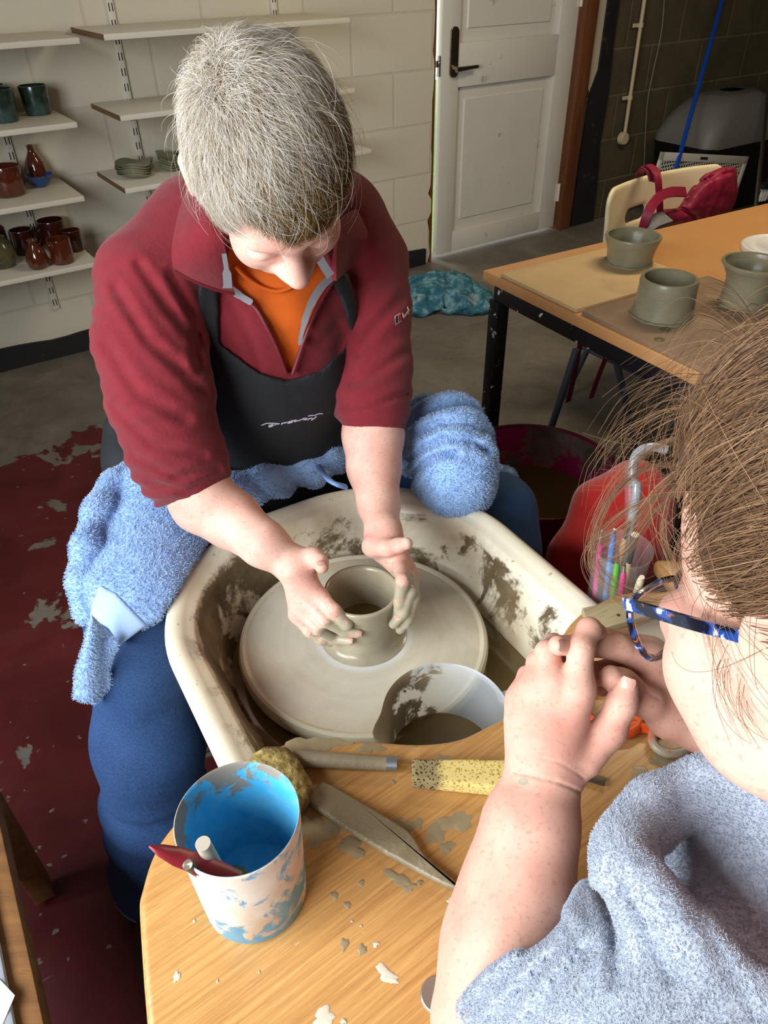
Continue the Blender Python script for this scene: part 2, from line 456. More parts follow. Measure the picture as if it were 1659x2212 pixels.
wl.box(ws(-1.1, .3, .475), (.1, 2.0, .95), WAX).box(ws(-1.1, .3, 2.4), (.1, 2.0, .4), WAX)
struct(wl, 'wall_left', M_dim, smooth=False)
wf = MB()
for t0 in (-.68, .3, 1.28): wf.box(ws(-1.1, t0, 1.575), (.06, .05, 1.25), WAX, .004)
for z0 in (.975, 2.175): wf.box(ws(-1.1, .3, z0), (.06, 2.0, .05), WAX, .004)
struct(wf, 'window_1', M_white)
struct(MB().box(ws(2.3, .5, 2.65), (7.5, 5.9, .1), WAX), 'ceiling', M_ceil, smooth=False)
# black painted base of the wall
bo = [(-1.35, 0), (2.50, 0)] + [(s, .09 + .006 * math.sin(s * 9) + random.uniform(-.004, .004)) for s in np.linspace(2.50, -1.35, 60)]
struct(MB().prism(bo, -3.322, -3.305, ax=NAX), 'baseboard_back', M_black, smooth=False)
# doorway
struct(MB().box(ws(2.545, 3.345, 1.03), (.018, .04, 2.06), WAX, .003), 'trim_1', M_rwood)
struct(MB().box(ws(3.572, 3.36, 1.03), (.095, .12, 2.06), WAX, .006).box(ws(3.625, 3.385, 1.03), (.03, .1, 2.06), WAX, .004), 'trim_2', M_rwood)
struct(MB().box(ws(3.05, 3.39, 2.045), (1.0, .12, .03), WAX, .003), 'trim_3', M_rwood)
po = [(3.63, .78), (3.66, .74), (3.70, .80), (3.705, 2.6), (3.63, 2.6)]
struct(MB().prism(po, -3.36, -3.325, ax=NAX), 'trim_4', M_plaster, smooth=False)
bo = [(3.64, 0), (3.84, 0), (3.83, .2), (3.80, .45), (3.81, .7), (3.79, .95), (3.785, 1.3), (3.78, 2.6), (3.695, 2.6), (3.70, .85), (3.66, .75), (3.65, .4)]
struct(MB().prism(bo, -3.34, -3.312, ax=NAX), 'trim_5', M_black, smooth=False)
d = MB(); T0 = 3.36
d.box(ws(2.656, T0, 1.02), (.11, .042, 2.0), WAX, .003).box(ws(3.445, T0, 1.02), (.13, .042, 2.0), WAX, .003)
d.box(ws(3.045, T0, .075), (.68, .042, .11), WAX, .003).box(ws(3.045, T0, .94), (.68, .042, .19), WAX, .003).box(ws(3.045, T0, 1.97), (.68, .042, .1), WAX, .003)
for z0, z1 in ((.13, .845), (1.035, 1.92)):
    zc_, hh = (z0 + z1) / 2, (z1 - z0)
    d.box(ws(3.045, T0 + .012, zc_), (.68, .012, hh), WAX)
    bm = bmesh.new(); o1 = [(2.715, z0 + .005), (3.375, z0 + .005), (3.375, z1 - .005), (2.715, z1 - .005)]; o2 = [(2.765, z0 + .055), (3.325, z0 + .055), (3.325, z1 - .055), (2.765, z1 - .055)]
    v = [ws(s, T0 + .004, z) for s, z in o1] + [ws(s, T0 + .001, z) for s, z in o2] + [ws(s, T0 - .006, z) for s, z in [(s + (.006 if s < 3 else -.006), z + (.006 if z < zc_ else -.006)) for s, z in o2]]
    d.add(v, [(0, 1, 5, 4), (1, 2, 6, 5), (2, 3, 7, 6), (3, 0, 4, 7), (4, 5, 9, 8), (5, 6, 10, 9), (6, 7, 11, 10), (7, 4, 8, 11), (8, 9, 10, 11)]); bm.free()
door = struct(d, 'door_1', M_white, sharp=25); tag(door, label='white panelled door standing slightly open')
M_chrome = M('worn_chrome', (150, 140, 125), .28, 1, var=(30, .15))
M_steel = M('bright_steel', (205, 205, 205), .22, 1)
hp = MB().prism(rrect(.052, .215, .025, 8, 2.672, 1.0), -T0 + .021, -T0 + .03, ax=NAX, bev=.003)
hd = hp.build('door_handle', M_chrome, door, label='worn chrome lever handle')
MB().tube([ws(2.675, T0 - .025, .93), ws(2.675, T0 - .06, .93)], .013, 14).tube([ws(2.66, T0 - .062, .93), ws(2.70, T0 - .064, .931), ws(2.80, T0 - .060, .934)], [.013, .011, .008], 12).build('lever', M_chrome, hd)
MB().box(ws(2.597, T0, .945), (.012, .03, .09), WAX, .002).box(ws(2.588, T0, .955), (.02, .016, .03), WAX, .003).build('latch', M_steel, door)
for z0 in (.22, 1.2):
    MB().tube([ws(3.517, T0 - .026, z0 - .05), ws(3.517, T0 - .026, z0 + .05)], .007, 10).box(ws(3.506, T0 - .022, z0), (.024, .004, .1), WAX).build('hinge', M_white, door)
# ground outside the door
struct(MB().box(ws(3, 7.0, -.04), (8, 7, .04), WAX), 'ground', M('lawn', (120, 150, 70), .9, var=(9, .3)), smooth=False)
# service pipe on the bare wall
M_cream = M('cream_plastic', (206, 190, 154), .5, var=(20, .06))
pt = thing('conduit_pipe', 'cream electrical conduit running down the dark block wall to a round box', 'pipe', ws(3.98, 3.3, .47))
MB().tube([ws(3.95, 3.30, 1.9), ws(3.99, 3.30, .5)], .011, 12).build('pipe', M_cream, pt)
MB().lathe(ws(3.99, 3.32, .465), [(0, .034), (.03, .034), (.034, .03), (.036, 0)], 28, (W, Z, -N)).build('junction_box', M_cream, pt)
for z0 in (1.045, .685):
    s0 = 3.95 + .04 * (1.9 - z0) / 1.4
    MB().box(ws(s0 - .025, 3.312, z0), (.05, .008, .02), WAX, .002).tube([ws(s0, 3.30, z0 - .011), ws(s0, 3.30, z0 + .011)], .0155, 14).build('clip', M_cream, pt)
wr = tag(MB().tube(spline([PT(1438, -60, 3.30), PT(1430, 60, 3.30), PT(1412, 150, 3.29), PT(1400, 210, 3.29), PT(1395, 270, 3.30), PT(1390, 370, 3.30), PT(1385, 430, 3.31)], 6), .0022, 6).build('thin_cable', M('grey_cable', (150, 150, 150), .5)),
         'thin grey cable hanging loosely down the dark block wall', 'cable')
# ---------------------------------------------------------------- shelving on the back wall
M_melamine = M('melamine_white', (226, 220, 204), .45, var=(5, .02), spots=[('noise', (180, 172, 152), 12, .66, .8)])
M_chip = M('chipboard_edge', (122, 92, 62), .85, var=(120, .35))
M_slot = M('dark_slot', (30, 28, 26), .9)
def shelf(s0, s1, t0, z, lab, end='left', grp='white wall shelves'):
    o = tag(MB().box(ws((s0 + s1) / 2, (t0 + 3.316) / 2, z - .009), (s1 - s0, 3.316 - t0, .018), WAX, .0015).build('wall_shelf', M_melamine), lab, 'shelf', grp)
    e = s0 - .0008 if end == 'left' else s1 + .0008
    if end == 'left': MB().box(ws(e, (t0 + 3.316) / 2, z - .009), (.0016, 3.31 - t0, .0175), WAX).build('raw_edge', M_chip, o, label='bare chipboard end')
    MB().box(ws((s0 + s1) / 2, t0 + .06 + .12, z - .021), (.02, .2, .005), WAX).build('bracket', M_melamine, o)
    return o
shelf(.862, 1.825, 2.93, 1.202, 'long white shelf highest on the back wall, above the short-haired person\'s head')
shelf(.872, 1.86, 2.968, .955, 'empty white shelf just below the long top shelf, right-hand bay')
shelf(.835, 1.935, 2.97, .715, 'white shelf carrying the stacks of leaf-edged plates')
shelf(-.5, .791, 2.97, 1.195, 'topmost white shelf of the left bay, empty in view', 'right')
shelf(-.5, .719, 2.97, .952, 'white shelf holding the dark green pots', 'right')
shelf(-.5, .682, 2.97, .714, 'white shelf holding the brown bottle and blue bowl', 'right')
shelf(-.5, .676, 2.97, .476, 'lowest white shelf, crowded with brown glazed pots', 'right')
for s0, z0, z1, lab in ((1.02, .55, 2.2, 'slotted white shelf upright behind the leaf-edged plates'), (.535, .21, 2.2, 'slotted white shelf upright behind the crowded left bay'), (1.695, .55, 2.2, 'slotted white shelf upright behind the right end of the top shelf')):
    u = tag(MB().box(ws(s0, 3.313, (z0 + z1) / 2), (.026, .013, z1 - z0), WAX, .002).build('shelf_upright', M_melamine), lab, 'shelf upright', 'slotted shelf uprights')
    z = z0 + .03; first = None
    while z < min(z1, 1.35):
        for q in (-.006, .006):
            if first is None: first = MB().box(ws(s0 + q, 3.3062, z), (.0035, .0012, .026), WAX).build('slot', M_slot, u); base = np.array(ws(s0 + q, 3.3062, z))
            else:
                c_ = first.copy(); COL.objects.link(c_); c_.parent = u; c_.location = tuple(ws(s0 + q, 3.3062, z) - base)
        z += .052
# ---------------------------------------------------------------- pots on the shelves
M_green = M('dark_green_glaze', (34, 52, 46), .22, var=(14, .5), spots=[('noise', (58, 88, 96), 10, .52, .72), ('noise', (30, 34, 26), 22, .6, .7)], coat=.5)
M_tenmoku = M('brown_glaze', (88, 38, 20), .14, var=(8, .25), spots=[('noise', (40, 14, 8), 10, .58, .75)], coat=.8)
M_dkbrown = M('dark_brown_glaze', (58, 20, 11), .16, var=(8, .25), coat=.7)
M_blueg = M('blue_glaze', (32, 66, 116), .2, var=(20, .2), coat=.6)
M_olive = M('olive_glaze', (92, 86, 56), .25, var=(18, .3), spots=[('noise', (50, 44, 26), 12, .55, .7)], coat=.4)
M_celadon = M('grey_green_glaze', (124, 122, 98), .35, var=(20, .12), coat=.3)
def pot_on(name, prof, mat, s, t, z, lab, cat, group=None, n=40, th=.004):
    inner = [(max(r - th, 0.001), zz + (th if i == 0 else 0)) for i, (r, zz) in reversed(list(enumerate(prof)))]
    p = [(0, prof[0][1])] + prof + inner + [(0, prof[0][1] + th)]
    return tag(MB().lathe(ws(s, t, z), p, n).build(name, mat, sharp=60), lab, cat, group)
cyl = lambda r, h, fl=1.05: [(r * .93, 0), (r, .006), (r * (1 + fl) / 2, h * .6), (r * fl, h * .96), (r * fl * .98, h)]
SH = .001
def spx(u, v, z): q = P(u, v, z + SH); return float(W @ q), float(N @ q)
g = 'dark green glazed pots'
a = spx(85, 246, .952); pot_on('plant_pot', cyl(.044, .092, 1.15), M_green, a[0], a[1], .952 + SH, 'dark green pot nearest the right end of its shelf, rim tilting outward', 'pot', g)
a = spx(12, 262, .952); pot_on('plant_pot', cyl(.047, .10, 1.1), M_green, a[0], a[1], .952 + SH, 'dark green pot cut by the photo edge, in front of its neighbours', 'pot', g)
a = (.515, 3.25); pot_on('plant_pot', cyl(.05, .10, 1.12), M_green, a[0], a[1], .952 + SH, 'dark green pot tucked behind the other two green pots', 'pot', g)
bot = [(.030, 0), (.036, .012), (.039, .04), (.034, .072), (.02, .098), (.0125, .112), (.012, .128), (.015, .132)]
a = (.600, 3.268); pot_on('bottle_vase', bot, M_tenmoku, a[0], a[1], .714 + SH, 'tall brown glazed bottle standing behind the blue bowl', 'bottle')
a = spx(92, 402, .714); pot_on('small_bowl', [(.018, 0), (.024, .005), (.042, .025), (.05, .042)], M_blueg, a[0], a[1], .714 + SH, 'small blue glazed bowl in front of the brown bottle', 'bowl')
a = spx(24, 420, .714); pot_on('jar', cyl(.056, .098, 1.03), M_tenmoku, a[0], a[1], .714 + SH, 'wide rust-brown jar left of the blue bowl', 'jar')
g = 'brown pots on the lowest shelf'
def mug(u, v, r, h, lab, mat=None, hand=None, grp=g):
    a = spx(u, v, .476); o = pot_on('mug', cyl(r, h, 1.02), mat or M_tenmoku, a[0], a[1], .476 + SH, lab, 'mug', grp)
    if hand is not None:
        c = ws(a[0], a[1], .476 + SH); dv = math.cos(hand) * W + math.sin(hand) * N
        MB().tube(spline([c + dv * (r * .97) + Z * h * .82, c + dv * (r + .022) + Z * h * .78, c + dv * (r + .028) + Z * h * .5, c + dv * (r + .012) + Z * h * .22, c + dv * (r * .97) + Z * h * .18], 5), .0055, 8).build('handle', mat or M_tenmoku, o)
    return o
mug(138, 566, .042, .088, 'brown mug at the front of the lowest shelf, handle turned to the bottle', hand=math.radians(195))
mug(163, 540, .036, .078, 'brown mug half hidden at the right end of the lowest shelf', M_dkbrown)
mug(122, 530, .052, .100, 'widest dark brown pot at the back of the lowest shelf', M_dkbrown)
mug(58, 545, .044, .088, 'dark brown pot behind the small shiny bottle', M_dkbrown, hand=math.radians(10))
a = spx(86, 578, .476); pot_on('bottle_vase', [(.03, 0), (.037, .01), (.04, .035), (.031, .066), (.018, .082), (.017, .098), (.021, .104)], M_tenmoku, a[0], a[1], .476 + SH, 'small shiny brown bottle at the front of the lowest shelf', 'bottle')
a = spx(8, 574, .476); pot_on('jar', [(.045, 0), (.055, .02), (.058, .05), (.05, .082), (.034, .098), (.036, .106)], M_olive, a[0], a[1], .476 + SH, 'mottled olive jar at the left end of the lowest shelf', 'jar')
a = spx(0, 540, .476); pot_on('jar', [(.04, 0), (.046, .02), (.046, .09), (.03, .112), (.032, .12)], M_dkbrown, a[0], a[1], .476 + SH, 'dark jar standing behind the mottled olive jar', 'jar')
def leaf_plate(s, t, z, r, lab, grp, ph):
    wob = lambda an, i: 1 + (.10 * math.sin(3 * an + ph) + .05 * math.sin(5 * an + 2 * ph)) * (1 if i not in (0, 11) else 0)
    b = MB(); n = 40; v = []; f = []
    prof = [(.0, 0), (.45, .0), (.8, .004), (1.0, .014), (1.0, .019), (.8, .009), (.4, .005), (0, .005)]
    for i, (q, zz) in enumerate(prof):
        for j in range(n):
            an = 2 * math.pi * j / n; w = 1 + .09 * math.sin(3 * an + ph) + .05 * math.sin(5 * an + 2 * ph)
            hz = zz * (1 + .35 * math.sin(3 * an + ph + 1.2) * (q > .5))
            v.append(ws(s + q * r * w * math.cos(an), t + q * r * w * math.sin(an), z + hz))
    for i in range(len(prof) - 1):
        for j in range(n): f.append((i * n + j, i * n + (j + 1) % n, (i + 1) * n + (j + 1) % n, (i + 1) * n + j))
    return tag(b.add(v, f).build('leaf_plate', M_celadon, sharp=70), lab, 'plate', grp)
words = ['bottom', 'second', 'third', 'fourth', 'topmost']
for (u, v, r, k, nm, ph) in ((296, 386, .068, 5, 'front-left stack', .4), (366, 352, .058, 4, 'rear stack beside the ear', 1.5), (374, 372, .05, 4, 'short stack by the collar', 2.6)):
    a = spx(u, v - 6, .715)
    for i in range(k):
        w_ = 'topmost' if i == k - 1 else words[i]
        leaf_plate(a[0] + random.uniform(-.003, .003), a[1], .716 + i * .0085, r, f'{w_} grey-green leaf-edged plate of the {nm} on the shelf', 'leaf-edged plates', ph)
# ================================================================ things around the room
def m_wood(name, c1, c2, axis, scale=(1, 1, 1), rough=.4, stain=None, rot=0, strength=1.0, clay=None):
    """straight-grained wood; grain runs along local x after rotation"""
    t = NT(name); vec = t.coord(rot=(0, 0, rot)); mp = t.n('ShaderNodeMapping'); t.l(vec, mp.inputs['Vector']); mp.inputs['Scale'].default_value = scale
    n1 = t.noise(1.0, 8, .7, mp.outputs[0], .3)
    col = t.mix(t.ramp(n1, .35, .68), lin(c1), lin(c2))
    mp2 = t.n('ShaderNodeMapping'); t.l(vec, mp2.inputs['Vector']); mp2.inputs['Scale'].default_value = (scale[0] * 6, scale[1] * 3, scale[2] * 3)
    fl = t.ramp(t.noise(1.0, 3, .5, mp2.outputs[0]), .60, .72, 0, .55 * strength); col = t.mix(fl, col, lin(tuple(int(x * .5) for x in c1)))
    ro = rough
    if clay:
        for (cc, s_, lo, hi, am) in clay:
            f = t.ramp(t.noise(s_, 6, .6, t.coord(), .5), lo, hi, 0, am); col = t.mix(f, col, lin(cc))
    t.set('Base Color', col); t.set('Roughness', ro); t.bump(n1, .08, .002); return t.m
M_beech = M('beech_laminate', (206, 150, 94), .38, var=(3, .06), bump=(80, .04), spots=[('noise', (214, 168, 116), 5, .58, .8)])
M_blackmetal = M('black_painted_steel', (20, 21, 24), .4, var=(9, .3), spots=[('noise', (214, 212, 200), 34, .645, .66, .7), ('noise', (190, 190, 184), 15, .70, .715, .7)])
TP0, TA0 = 1.200, -1.534
tb = thing('work_table', 'long beech-topped work table on a paint-spattered black steel frame', 'table', wp(2.2, -1.13, 0))
MB().box(wp(TP0 + 1.0, TA0 + .40, .7265), (2.0, .80, .027), PAX, .003).build('tabletop', M_beech, tb)
fr = MB()
fr.box(wp(TP0 + .035, TA0 + .40, .689), (.035, .74, .048), PAX, .002).box(wp(TP0 + 1.0, TA0 + .035, .689), (1.93, .035, .048), PAX, .002).box(wp(TP0 + 1.0, TA0 + .765, .689), (1.93, .035, .048), PAX, .002).box(wp(TP0 + 1.965, TA0 + .4, .689), (.035, .74, .048), PAX, .002)
fr.build('frame', M_blackmetal, tb)
for dp in (.035, 1.965):
    for da in (.035, .765): MB().box(wp(TP0 + dp, TA0 + da, .333), (.04, .04, .664), PAX, .003).build('leg', M_blackmetal, tb)
# modelling boards lying on the table
def ply(c1, name, spots=()): return M(name, c1, .8, var=(7, .08), bump=(60, .06), spots=spots, scale=(1, 1, 1))
M_ply = ply((206, 174, 126), 'pale_plywood', [('noise', (170, 140, 102), 5, .55, .8)])
M_plyd = ply((152, 124, 98), 'clay_stained_plywood', [('noise', (120, 100, 82), 4, .5, .7), ('noise', (186, 152, 110), 7, .66, .8)])
M_plye = M('plywood_edge', (214, 182, 132), .8, var=(60, .15))
def board_on(p0, p1, a0, a1, m, lab, rot=0):
    c = wp((p0 + p1) / 2, (a0 + a1) / 2, .7405 + .005); ca, sa = math.cos(rot), math.sin(rot); ax = (PD * ca - AD * sa, -(AD * ca + PD * sa), Z)
    o = MB().box(c, (p1 - p0, a1 - a0, .009), ax, .0008).build('modelling_board', m); tag(o, lab, 'board', 'plywood boards on the table')
    return o
q1, q2, q3 = [P(u, v, .75) for u, v in ((1082, 590), (1245, 668), (1500, 598))]
A_ = lambda q: (float(PD @ q), float(AD @ q))
board_on(A_(q1)[0], A_(q3)[0], A_(q1)[1], A_(q2)[1], M_ply, 'clean pale plywood board at the table corner under the flared clay bowl')
board_on(A_(q1)[0] + .004, 1.63, A_(q2)[1] + .014, A_(q2)[1] + .40, M_plyd, 'clay-stained plywood board under the two taller clay pots')
# freshly thrown clay pots
def m_clay(name, c, rough=.42, wet=.2):
    t = NT(name); vec = t.coord(); sx = t.n('ShaderNodeSeparateXYZ'); t.l(vec, sx.inputs[0])
    mp = t.n('ShaderNodeMapping'); t.l(vec, mp.inputs['Vector']); mp.inputs['Scale'].default_value = (6, 6, 260)
    n1 = t.noise(1, 3, .5, mp.outputs[0]); n2 = t.noise(16, 4, .6, vec)
    col = t.mix(t.ramp(n2, .3, .75), lin(c), lin(tuple(int(x * .84) for x in c)))
    t.set('Base Color', col); t.set('Roughness', t.ramp(n2, .35, .7, rough - wet, rough)); t.bump(t.math('ADD', n1, t.math('MULTIPLY', n2, .5)), .3, .0018)
    return t.m
M_clay = m_clay('leather_hard_clay', (146, 140, 114))
def clay_pot(name, u, v, prof, lab, th=.007):
    c = P(u, v, .7505); n = 56
    ph = random.uniform(0, 6)
    inner = [(r - th, z) for r, z in reversed(prof[2:])] + [(prof[2][0] * .8, .012), (0, .010)]
    p = [(0, 0)] + prof + inner
    o = tag(MB().lathe(c, p, n).build(name, M_clay, loc=c, sharp=60), lab, name.split('_')[-1])
    b = MB(); k = 40    # torn skirt of clay round the foot
    v_ = []; f_ = []
    for i in range(k):
        an = 2 * math.pi * i / k; w = .004 + .005 * abs(math.sin(3.3 * an + ph)) * random.random()
        for rr, zz in ((prof[0][0] - .002, .004), (prof[0][0] + w, .002 + .003 * random.random()), (prof[0][0] + w, -.0002)): v_.append(c + np.array([rr * math.cos(an), rr * math.sin(an), zz]))
    for i in range(k):
        j = (i + 1) % k
        for q in (0, 1): f_.append((3 * i + q, 3 * j + q, 3 * j + q + 1, 3 * i + q + 1))
    b.add(v_, f_).build('clay_skirt', M_clay, o)
    return o
clay_pot('clay_bowl', 1358, 566, [(.056, .002), (.058, .010), (.060, .03), (.066, .052), (.0715, .066), (.070, .0695)], 'flared grey clay bowl standing on the clean plywood board')
clay_pot('clay_pot', 1430, 678, [(.067, .002), (.066, .008), (.064, .035), (.062, .062), (.0625, .076), (.0605, .083)], 'straight-sided grey clay pot with thick rim on the stained board')
clay_pot('clay_vase', 1607, 655, [(.054, .002), (.054, .02), (.052, .045), (.055, .065), (.064, .082), (.072, .092), (.0715, .0955)], 'grey clay pot with wide turned-out rim, partly behind the hair')
for u, v, r in ((1435, 712, .012), (1424, 733, .0105)):
    c = P(u, v, .7505); tag(MB().lathe(c, [(0, .0015), (r * .6, .0018), (r, .0008), (r * 1.05, 0)], 20).build('clay_trimming', M('wet_clay_blob%d' % v, (104, 94, 62), .3)), 'flat wet clay blob on the stained board, ' + ('closer to the pot' if v == 712 else 'farther from the pot'), 'clay blob', 'clay blobs on the board')
M_wplast = M('white_plastic', (230, 228, 224), .35)
c = P(1690, 542, .741)
lidp = [(0, .012), (.06, .012), (.066, .016), (.072, .016), (.074, .01), (.098, .010), (.104, .014), (.107, .012), (.107, 0), (0, 0)]
tag(MB().lathe(c, lidp[::-1], 56).build('plastic_lid', M_wplast, loc=c, sharp=40), 'round white plastic lid lying on the table at the right', 'lid')
# white chair tucked in behind the table
M_chairp = M('ivory_plastic', (232, 218, 176), .42, var=(10, .02), bump=(90, .03))
M_tube = M('grey_blue_tube', (96, 106, 118), .35, .6)
CT = 1.69; ch = thing('stacking_chair', 'ivory plastic chair with a hand slot in its back, tucked behind the work table', 'chair', ws(2.2, CT - .2, 0))
s0, s1 = float(W @ PT(1283, 480, CT)), float(W @ PT(1540, 400, CT)); cs = (s0 + s1) / 2; hw = (s1 - s0) / 2
def backsheet():
    bm = bmesh.new(); nx, nz = 40, 26; v = {}; hole = lambda x, z: ((abs(x + .12 * 0) < .0) )
    def inside(x, z):
        # rounded-rectangle blank with a slot cut through
        w2 = hw * (1 - .10 * (1 - z / .40)); r = .055
        qx = abs(x) - (w2 - r); qz = abs(z - .20) - (.20 - r)
        d = math.hypot(max(qx, 0), max(qz, 0)) + min(max(qx, qz), 0) - r
        hx = max(abs(x + hw * .20) - .034, 0); hz = z - .295; dh = math.hypot(hx, hz) - .019
        return max(d, -dh)
    return inside
ins = backsheet()
def chair_sdf(Q):
    s = Q @ f32(W) - cs; t = Q @ f32(N); z = Q[:, 2] - .40
    r = np.float32(.055); w2 = hw * (1 - .10 * (1 - z / .40)); qx = np.abs(s) - (w2 - r); qz = np.abs(z - .20) - (.20 - r)
    d2 = np.sqrt(np.maximum(qx, 0) ** 2 + np.maximum(qz, 0) ** 2) + np.minimum(np.maximum(qx, qz), 0) - r
    hx = np.maximum(np.abs(s + hw * .34) - .036, 0); d2 = np.maximum(d2, -(np.sqrt(hx ** 2 + (z - .285) ** 2) - .022))
    tc = CT + .10 * (s / hw) ** 2 * -.55 + .10 * (z - .1) * .6
    return smax(d2, np.abs(t - tc) - .009, .012)
C0 = ws(cs, CT, .6)
sobj('backrest', chair_sdf, C0 - .34, C0 + .34, .006, M_chairp, ch, smooth_it=2)
MB().prism(rrect(hw * 1.8, .40, .06), 0, .016, c=ws(cs, CT - .22, .44), ax=(W, N, Z), bev=.005).build('seat', M_chairp, ch)
for (u0, v0), (u1, v1), tt in (((1262, 700), (1200, 895), 1.42), ((1322, 740), (1372, 960), 1.34)):
    q0, q1 = PT(u0, v0, tt), PT(u1, v1, tt); dq = (q1 - q0) / np.linalg.norm(q1 - q0)
    MB().tube([q0 + dq * (.43 - q0[2]) / dq[2], q0 + dq * (.008 - q0[2]) / dq[2]], .0115, 12).build('leg', M_tube, ch)
for sx in (-1, 1):
    s = cs + sx * hw * .72
    MB().tube([ws(s, CT - .06, .44), ws(s + sx * .03, CT + .06, .008)], .0115, 12).build('leg', M_tube, ch)
    MB().tube([ws(s, CT - .06, .44), ws(s, CT + .0, .62)], .010, 10).build('back_post', M_tube, ch)
MB().tube([ws(cs - hw * .75, CT - .42, .22), ws(cs + hw * .75, CT - .42, .22)], .009, 10).tube([ws(cs - hw * .75, CT - .42, .22), ws(cs - hw * .75, CT + .03, .22)], .009, 10).build('stretcher', M_tube, ch)
# backpack hanging on the chair
M_pack = M('raspberry_nylon', (140, 20, 54), .55, var=(6, .15), bump=(30, .3, .006))
M_packd = M('dark_raspberry_webbing', (124, 20, 50), .7, var=(60, .12))
M_packg = M('grey_mesh_padding', (120, 118, 122), .85, var=(90, .2))
T1 = CT - .10
def bp(u, v, dt=0): return PT(u, v, T1 + dt)
bpk = thing('backpack', 'raspberry-red backpack slung over the ivory chair back', 'backpack', bp(1500, 480))
c1, c2, c3 = bp(1560, 395, .05), bp(1500, 440, .05), bp(1440, 480, .05)
def pxz(Q):
    u, v = projv(Q); c = (Q - f32(CO)) @ f32(CM)[:, 2]; return u, v, c / F
packp = [(1589, 358), (1560, 361), (1522, 377), (1494, 402), (1478, 428), (1462, 447), (1436, 452), (1412, 464), (1394, 488), (1396, 512), (1480, 505), (1578, 470), (1594, 415), (1592, 378)]
def pack_sdf(Q):
    u, v, m = pxz(Q); t = Q @ f32(N) - T1; tc = .045 - (u - 1500) * -.0003
    d = smax(poly2d(u, v, packp) * m, np.abs(t - .02) - .062, .07)
    cr = line2d(u, v, [(1480, 440), (1510, 395), (1545, 380), (1580, 372)]) * m; cr2 = line2d(u, v, [(1470, 450), (1500, 465), (1510, 482), (1490, 500)]) * m
    return d + .008 * np.exp(-(cr / .006) ** 2) + .007 * np.exp(-(cr2 / .006) ** 2) + .005 * vnoise(Q, 22) + .003 * vnoise(Q, 55)
sobj('pack_body', pack_sdf, bp(1480, 450, .03) - .30, bp(1480, 450, .03) + .30, .006, M_pack, bpk, smooth_it=1)
def strip(name, pts, w, th, mat, parent, side):
    """flat webbing: pts centreline, side = width direction"""
    pts = spline(pts, 6); side = np.asarray(side) / np.linalg.norm(side); b = MB(); v = []; f = []; k = len(pts)
    for i, p in enumerate(pts):
        t = pts[min(i + 1, k - 1)] - pts[max(i - 1, 0)]; t /= np.linalg.norm(t); sd = side - side.dot(t) * t; sd /= np.linalg.norm(sd); nn = np.cross(t, sd)
        for x, y in ((-1, -1), (1, -1), (1, 1), (-1, 1)): v.append(p + sd * w / 2 * x + nn * th / 2 * y)
    for i in range(k - 1):
        for j in range(4): f.append((i * 4 + j, i * 4 + (j + 1) % 4, (i + 1) * 4 + (j + 1) % 4, (i + 1) * 4 + j))
    f += [(0, 1, 2, 3), tuple((k - 1) * 4 + j for j in (3, 2, 1, 0))]
    return b.add(v, f).build(name, mat, parent, sharp=50)
strip('shoulder_strap', [bp(1383, 400, .18), bp(1382, 375, .13), bp(1395, 358, .09), bp(1410, 362, .05), bp(1420, 380, .0), bp(1424, 420, -.01), bp(1426, 475, -.015), bp(1424, 500, -.02)], .028, .004, M_pack, bpk, W)
strip('buckle_strap', [bp(1393, 362, .085), bp(1405, 372, .05), bp(1411, 392, .02)], .03, .006, M_packd, bpk, W)
strip('shoulder_strap', [bp(1480, 415, -.02), bp(1450, 415, -.04), bp(1425, 425, -.05), bp(1405, 450, -.06), bp(1393, 480, -.06), bp(1386, 500, -.05)], .03, .009, M_pack, bpk, Z + N * .6)
strip('back_padding', [bp(1440, 470, -.06), bp(1415, 480, -.07), bp(1398, 495, -.07), bp(1388, 510, -.06)], .05, .012, M_packg, bpk, Z * .4 + W * .4 + N)
strip('hanging_strap', [PT(1262, 700, 1.50), PT(1248, 770, 1.51), PT(1236, 830, 1.52), PT(1227, 868, 1.53)], .024, .003, M_packd, bpk, W)
strip('hanging_strap', [PT(1330, 720, 1.47), PT(1308, 775, 1.48), PT(1290, 820, 1.49), PT(1277, 860, 1.5)], .024, .003, M_packd, bpk, W)
MB().tube(spline([bp(1556, 388, .03), bp(1580, 378, .02), bp(1600, 362, .02), bp(1606, 346, .02)], 5), .0022, 6).build('drawcord', M('brown_cord', (110, 88, 66), .8), bpk)
